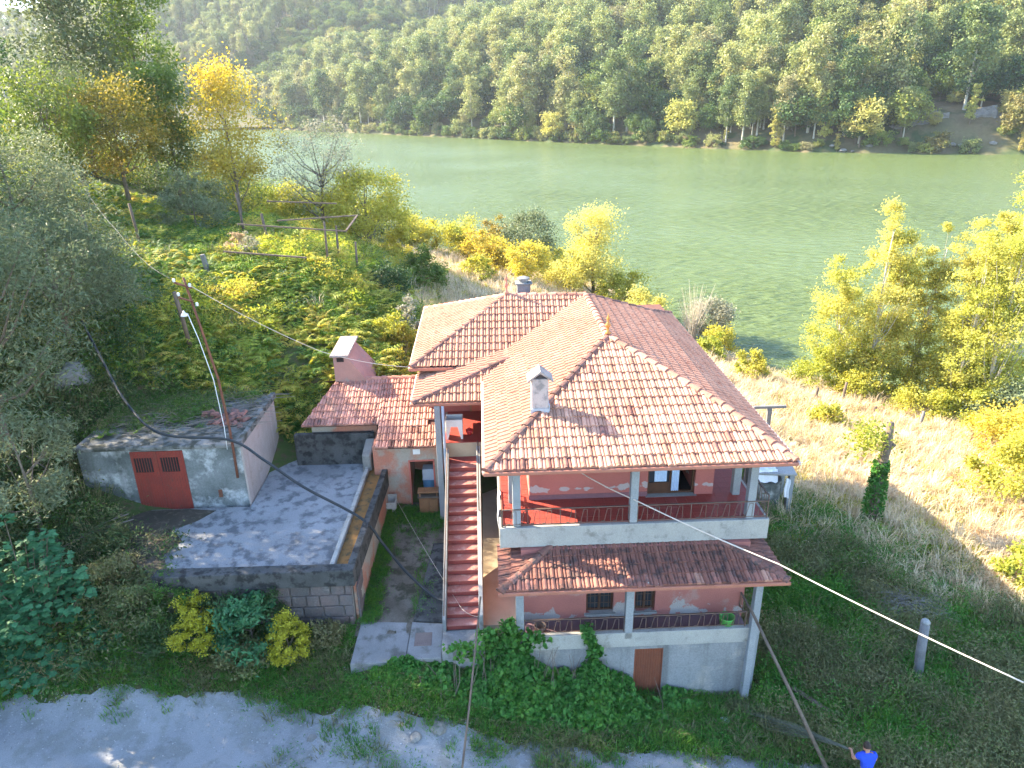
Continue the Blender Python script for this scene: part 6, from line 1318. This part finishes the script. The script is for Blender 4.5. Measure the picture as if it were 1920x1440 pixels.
RA = [(.16,.12),(.15,.11),(.17,.12),.06,.075,.048,.034,.075,.048,.034,.09,.062,.045,.04,.09,.062,.045,.04]
def bone(p, par, r_): J.append(p); RA.append(r_); ED.append((par, len(J)-1)); return len(J)-1
k_ = bone((0,.165,1.52), 3, (.07,.075)); k_ = bone((0,.195,1.585), k_, (.083,.098)); k_ = bone((0,.205,1.65), k_, (.078,.09)); bone((0,.20,1.70), k_, (.05,.06)); bone((0,.30,1.575), k_-1, .016)
for sx_ in (-1,1): bone((sx_*.098,.18,1.58), k_-1, (.012,.02))
for hj, (hx_, hy_, hz_) in ((6,(.22,.36,1.05)),(9,(-.24,.42,1.22))):
    pm_ = bone((hx_,hy_+.055,hz_-.01), hj, (.034,.018))
    for f in range(4):
        a_ = (f-1.5)*.021; l_ = (.9,1.05,1.0,.8)[f]; q_ = bone((hx_+a_,hy_+.055+.05*l_,hz_-.012), pm_, .0095); q_ = bone((hx_+a_*1.05,hy_+.055+.075*l_,hz_-.035), q_, .009); bone((hx_+a_,hy_+.055+.065*l_,hz_-.058), q_, .0075)
    q_ = bone((hx_-math.copysign(.045,hx_),hy_+.05,hz_-.012), hj, .0105); bone((hx_-math.copysign(.052,hx_),hy_+.085,hz_-.03), q_, .009)
body = skin('body', J, ED, RA, skinm, per)
shirt = skin('t_shirt', [(0,.0,.90),(0,.04,1.15),(0,.10,1.37),(0,.12,1.43),(.19,.11,1.41),(.27,.14,1.26),(-.19,.11,1.41),(-.28,.16,1.28)], [(0,1),(1,2),(2,3),(2,4),(4,5),(2,6),(6,7)], [(.18,.14),(.17,.135),(.19,.14),(.085,.08),.10,.085,.10,.085], pmat('royal blue cotton', (.025,.075,.52), (.02,.06,.44), 5, .9), per)
skin('trousers', [(0,0,.93),(.10,-.02,.86),(.12,.03,.48),(.13,-.03,.10),(-.10,-.02,.86),(-.13,.06,.48),(-.14,-.02,.10)], [(0,1),(1,2),(2,3),(0,4),(4,5),(5,6)], [(.17,.135),.11,.08,.065,.11,.08,.065], pmat('dark trousers', (.05,.05,.06), (.04,.04,.05), 5, .9), per)
hb = bmesh.new(); bmesh.ops.create_uvsphere(hb, u_segments=20, v_segments=14, radius=.112)
for v in hb.verts: v.co = Vector((v.co.x*.9, v.co.y*1.03-.012, v.co.z*1.18+.012))
bmesh.ops.delete(hb, geom=[v for v in hb.verts if v.co.z < -.045+.9*max(0, v.co.y)], context='VERTS'); hm = bpy.data.meshes.new('hair'); hb.to_mesh(hm); hb.free(); hm.materials.append(pmat('dark brown hair', (.045,.028,.02), (.03,.02,.015), 9, .7)); ha = bpy.data.objects.new('hair', hm); COL.objects.link(ha); ha.parent = per; ha.location = (0,.188,1.625); ha.rotation_euler = (R(-22),0,0)
rd = MB(); r3 = np.random.default_rng(17)
for i in range(60):
    a = r3.uniform(-.18,.18); l_ = r3.uniform(1.8,3.2); x0_, y0_, z0_ = pp[0]-.25+r3.normal(0,.03), pp[1]+.5, pp[2]+1.18; x1_, y1_ = x0_-l_*.62+a*1.5, y0_+l_*.78; rd.tube([(x0_,y0_,z0_),((x0_+x1_)/2+r3.normal(0,.05),(y0_+y1_)/2,z0_*.5+gz(x1_,y1_)*.5+.25),(x1_,y1_,gz(x1_,y1_)+.25)], [.004,.004,.002], 3, cap=False)
tag(rd.build('reed_bundle', pmat('grey green reeds', (.13,.135,.095), (.09,.1,.07), 3, .9)), 'bundle of long thin reeds pulled by the person in blue', 'reeds')

# ------------------------------------------------------------ haze over the valley
hz = MB(); hz.box(-950,-65,WATER-10,950,1120,290); hzo = hz.build('haze', bpy.data.materials.new('valley haze')); tag(hzo, 'thin pale haze over the valley', 'haze', kind='stuff')
hm = hzo.data.materials[0]; hm.use_nodes = True; t = hm.node_tree; t.nodes.clear(); o_ = _n(t, 'ShaderNodeOutputMaterial'); pv = _n(t, 'ShaderNodeVolumePrincipled'); pv.inputs['Color'].default_value = (.86,.93,1,1); pv.inputs['Density'].default_value = .00012; pv.inputs['Anisotropy'].default_value = .3; t.links.new(pv.outputs[0], o_.inputs['Volume'])
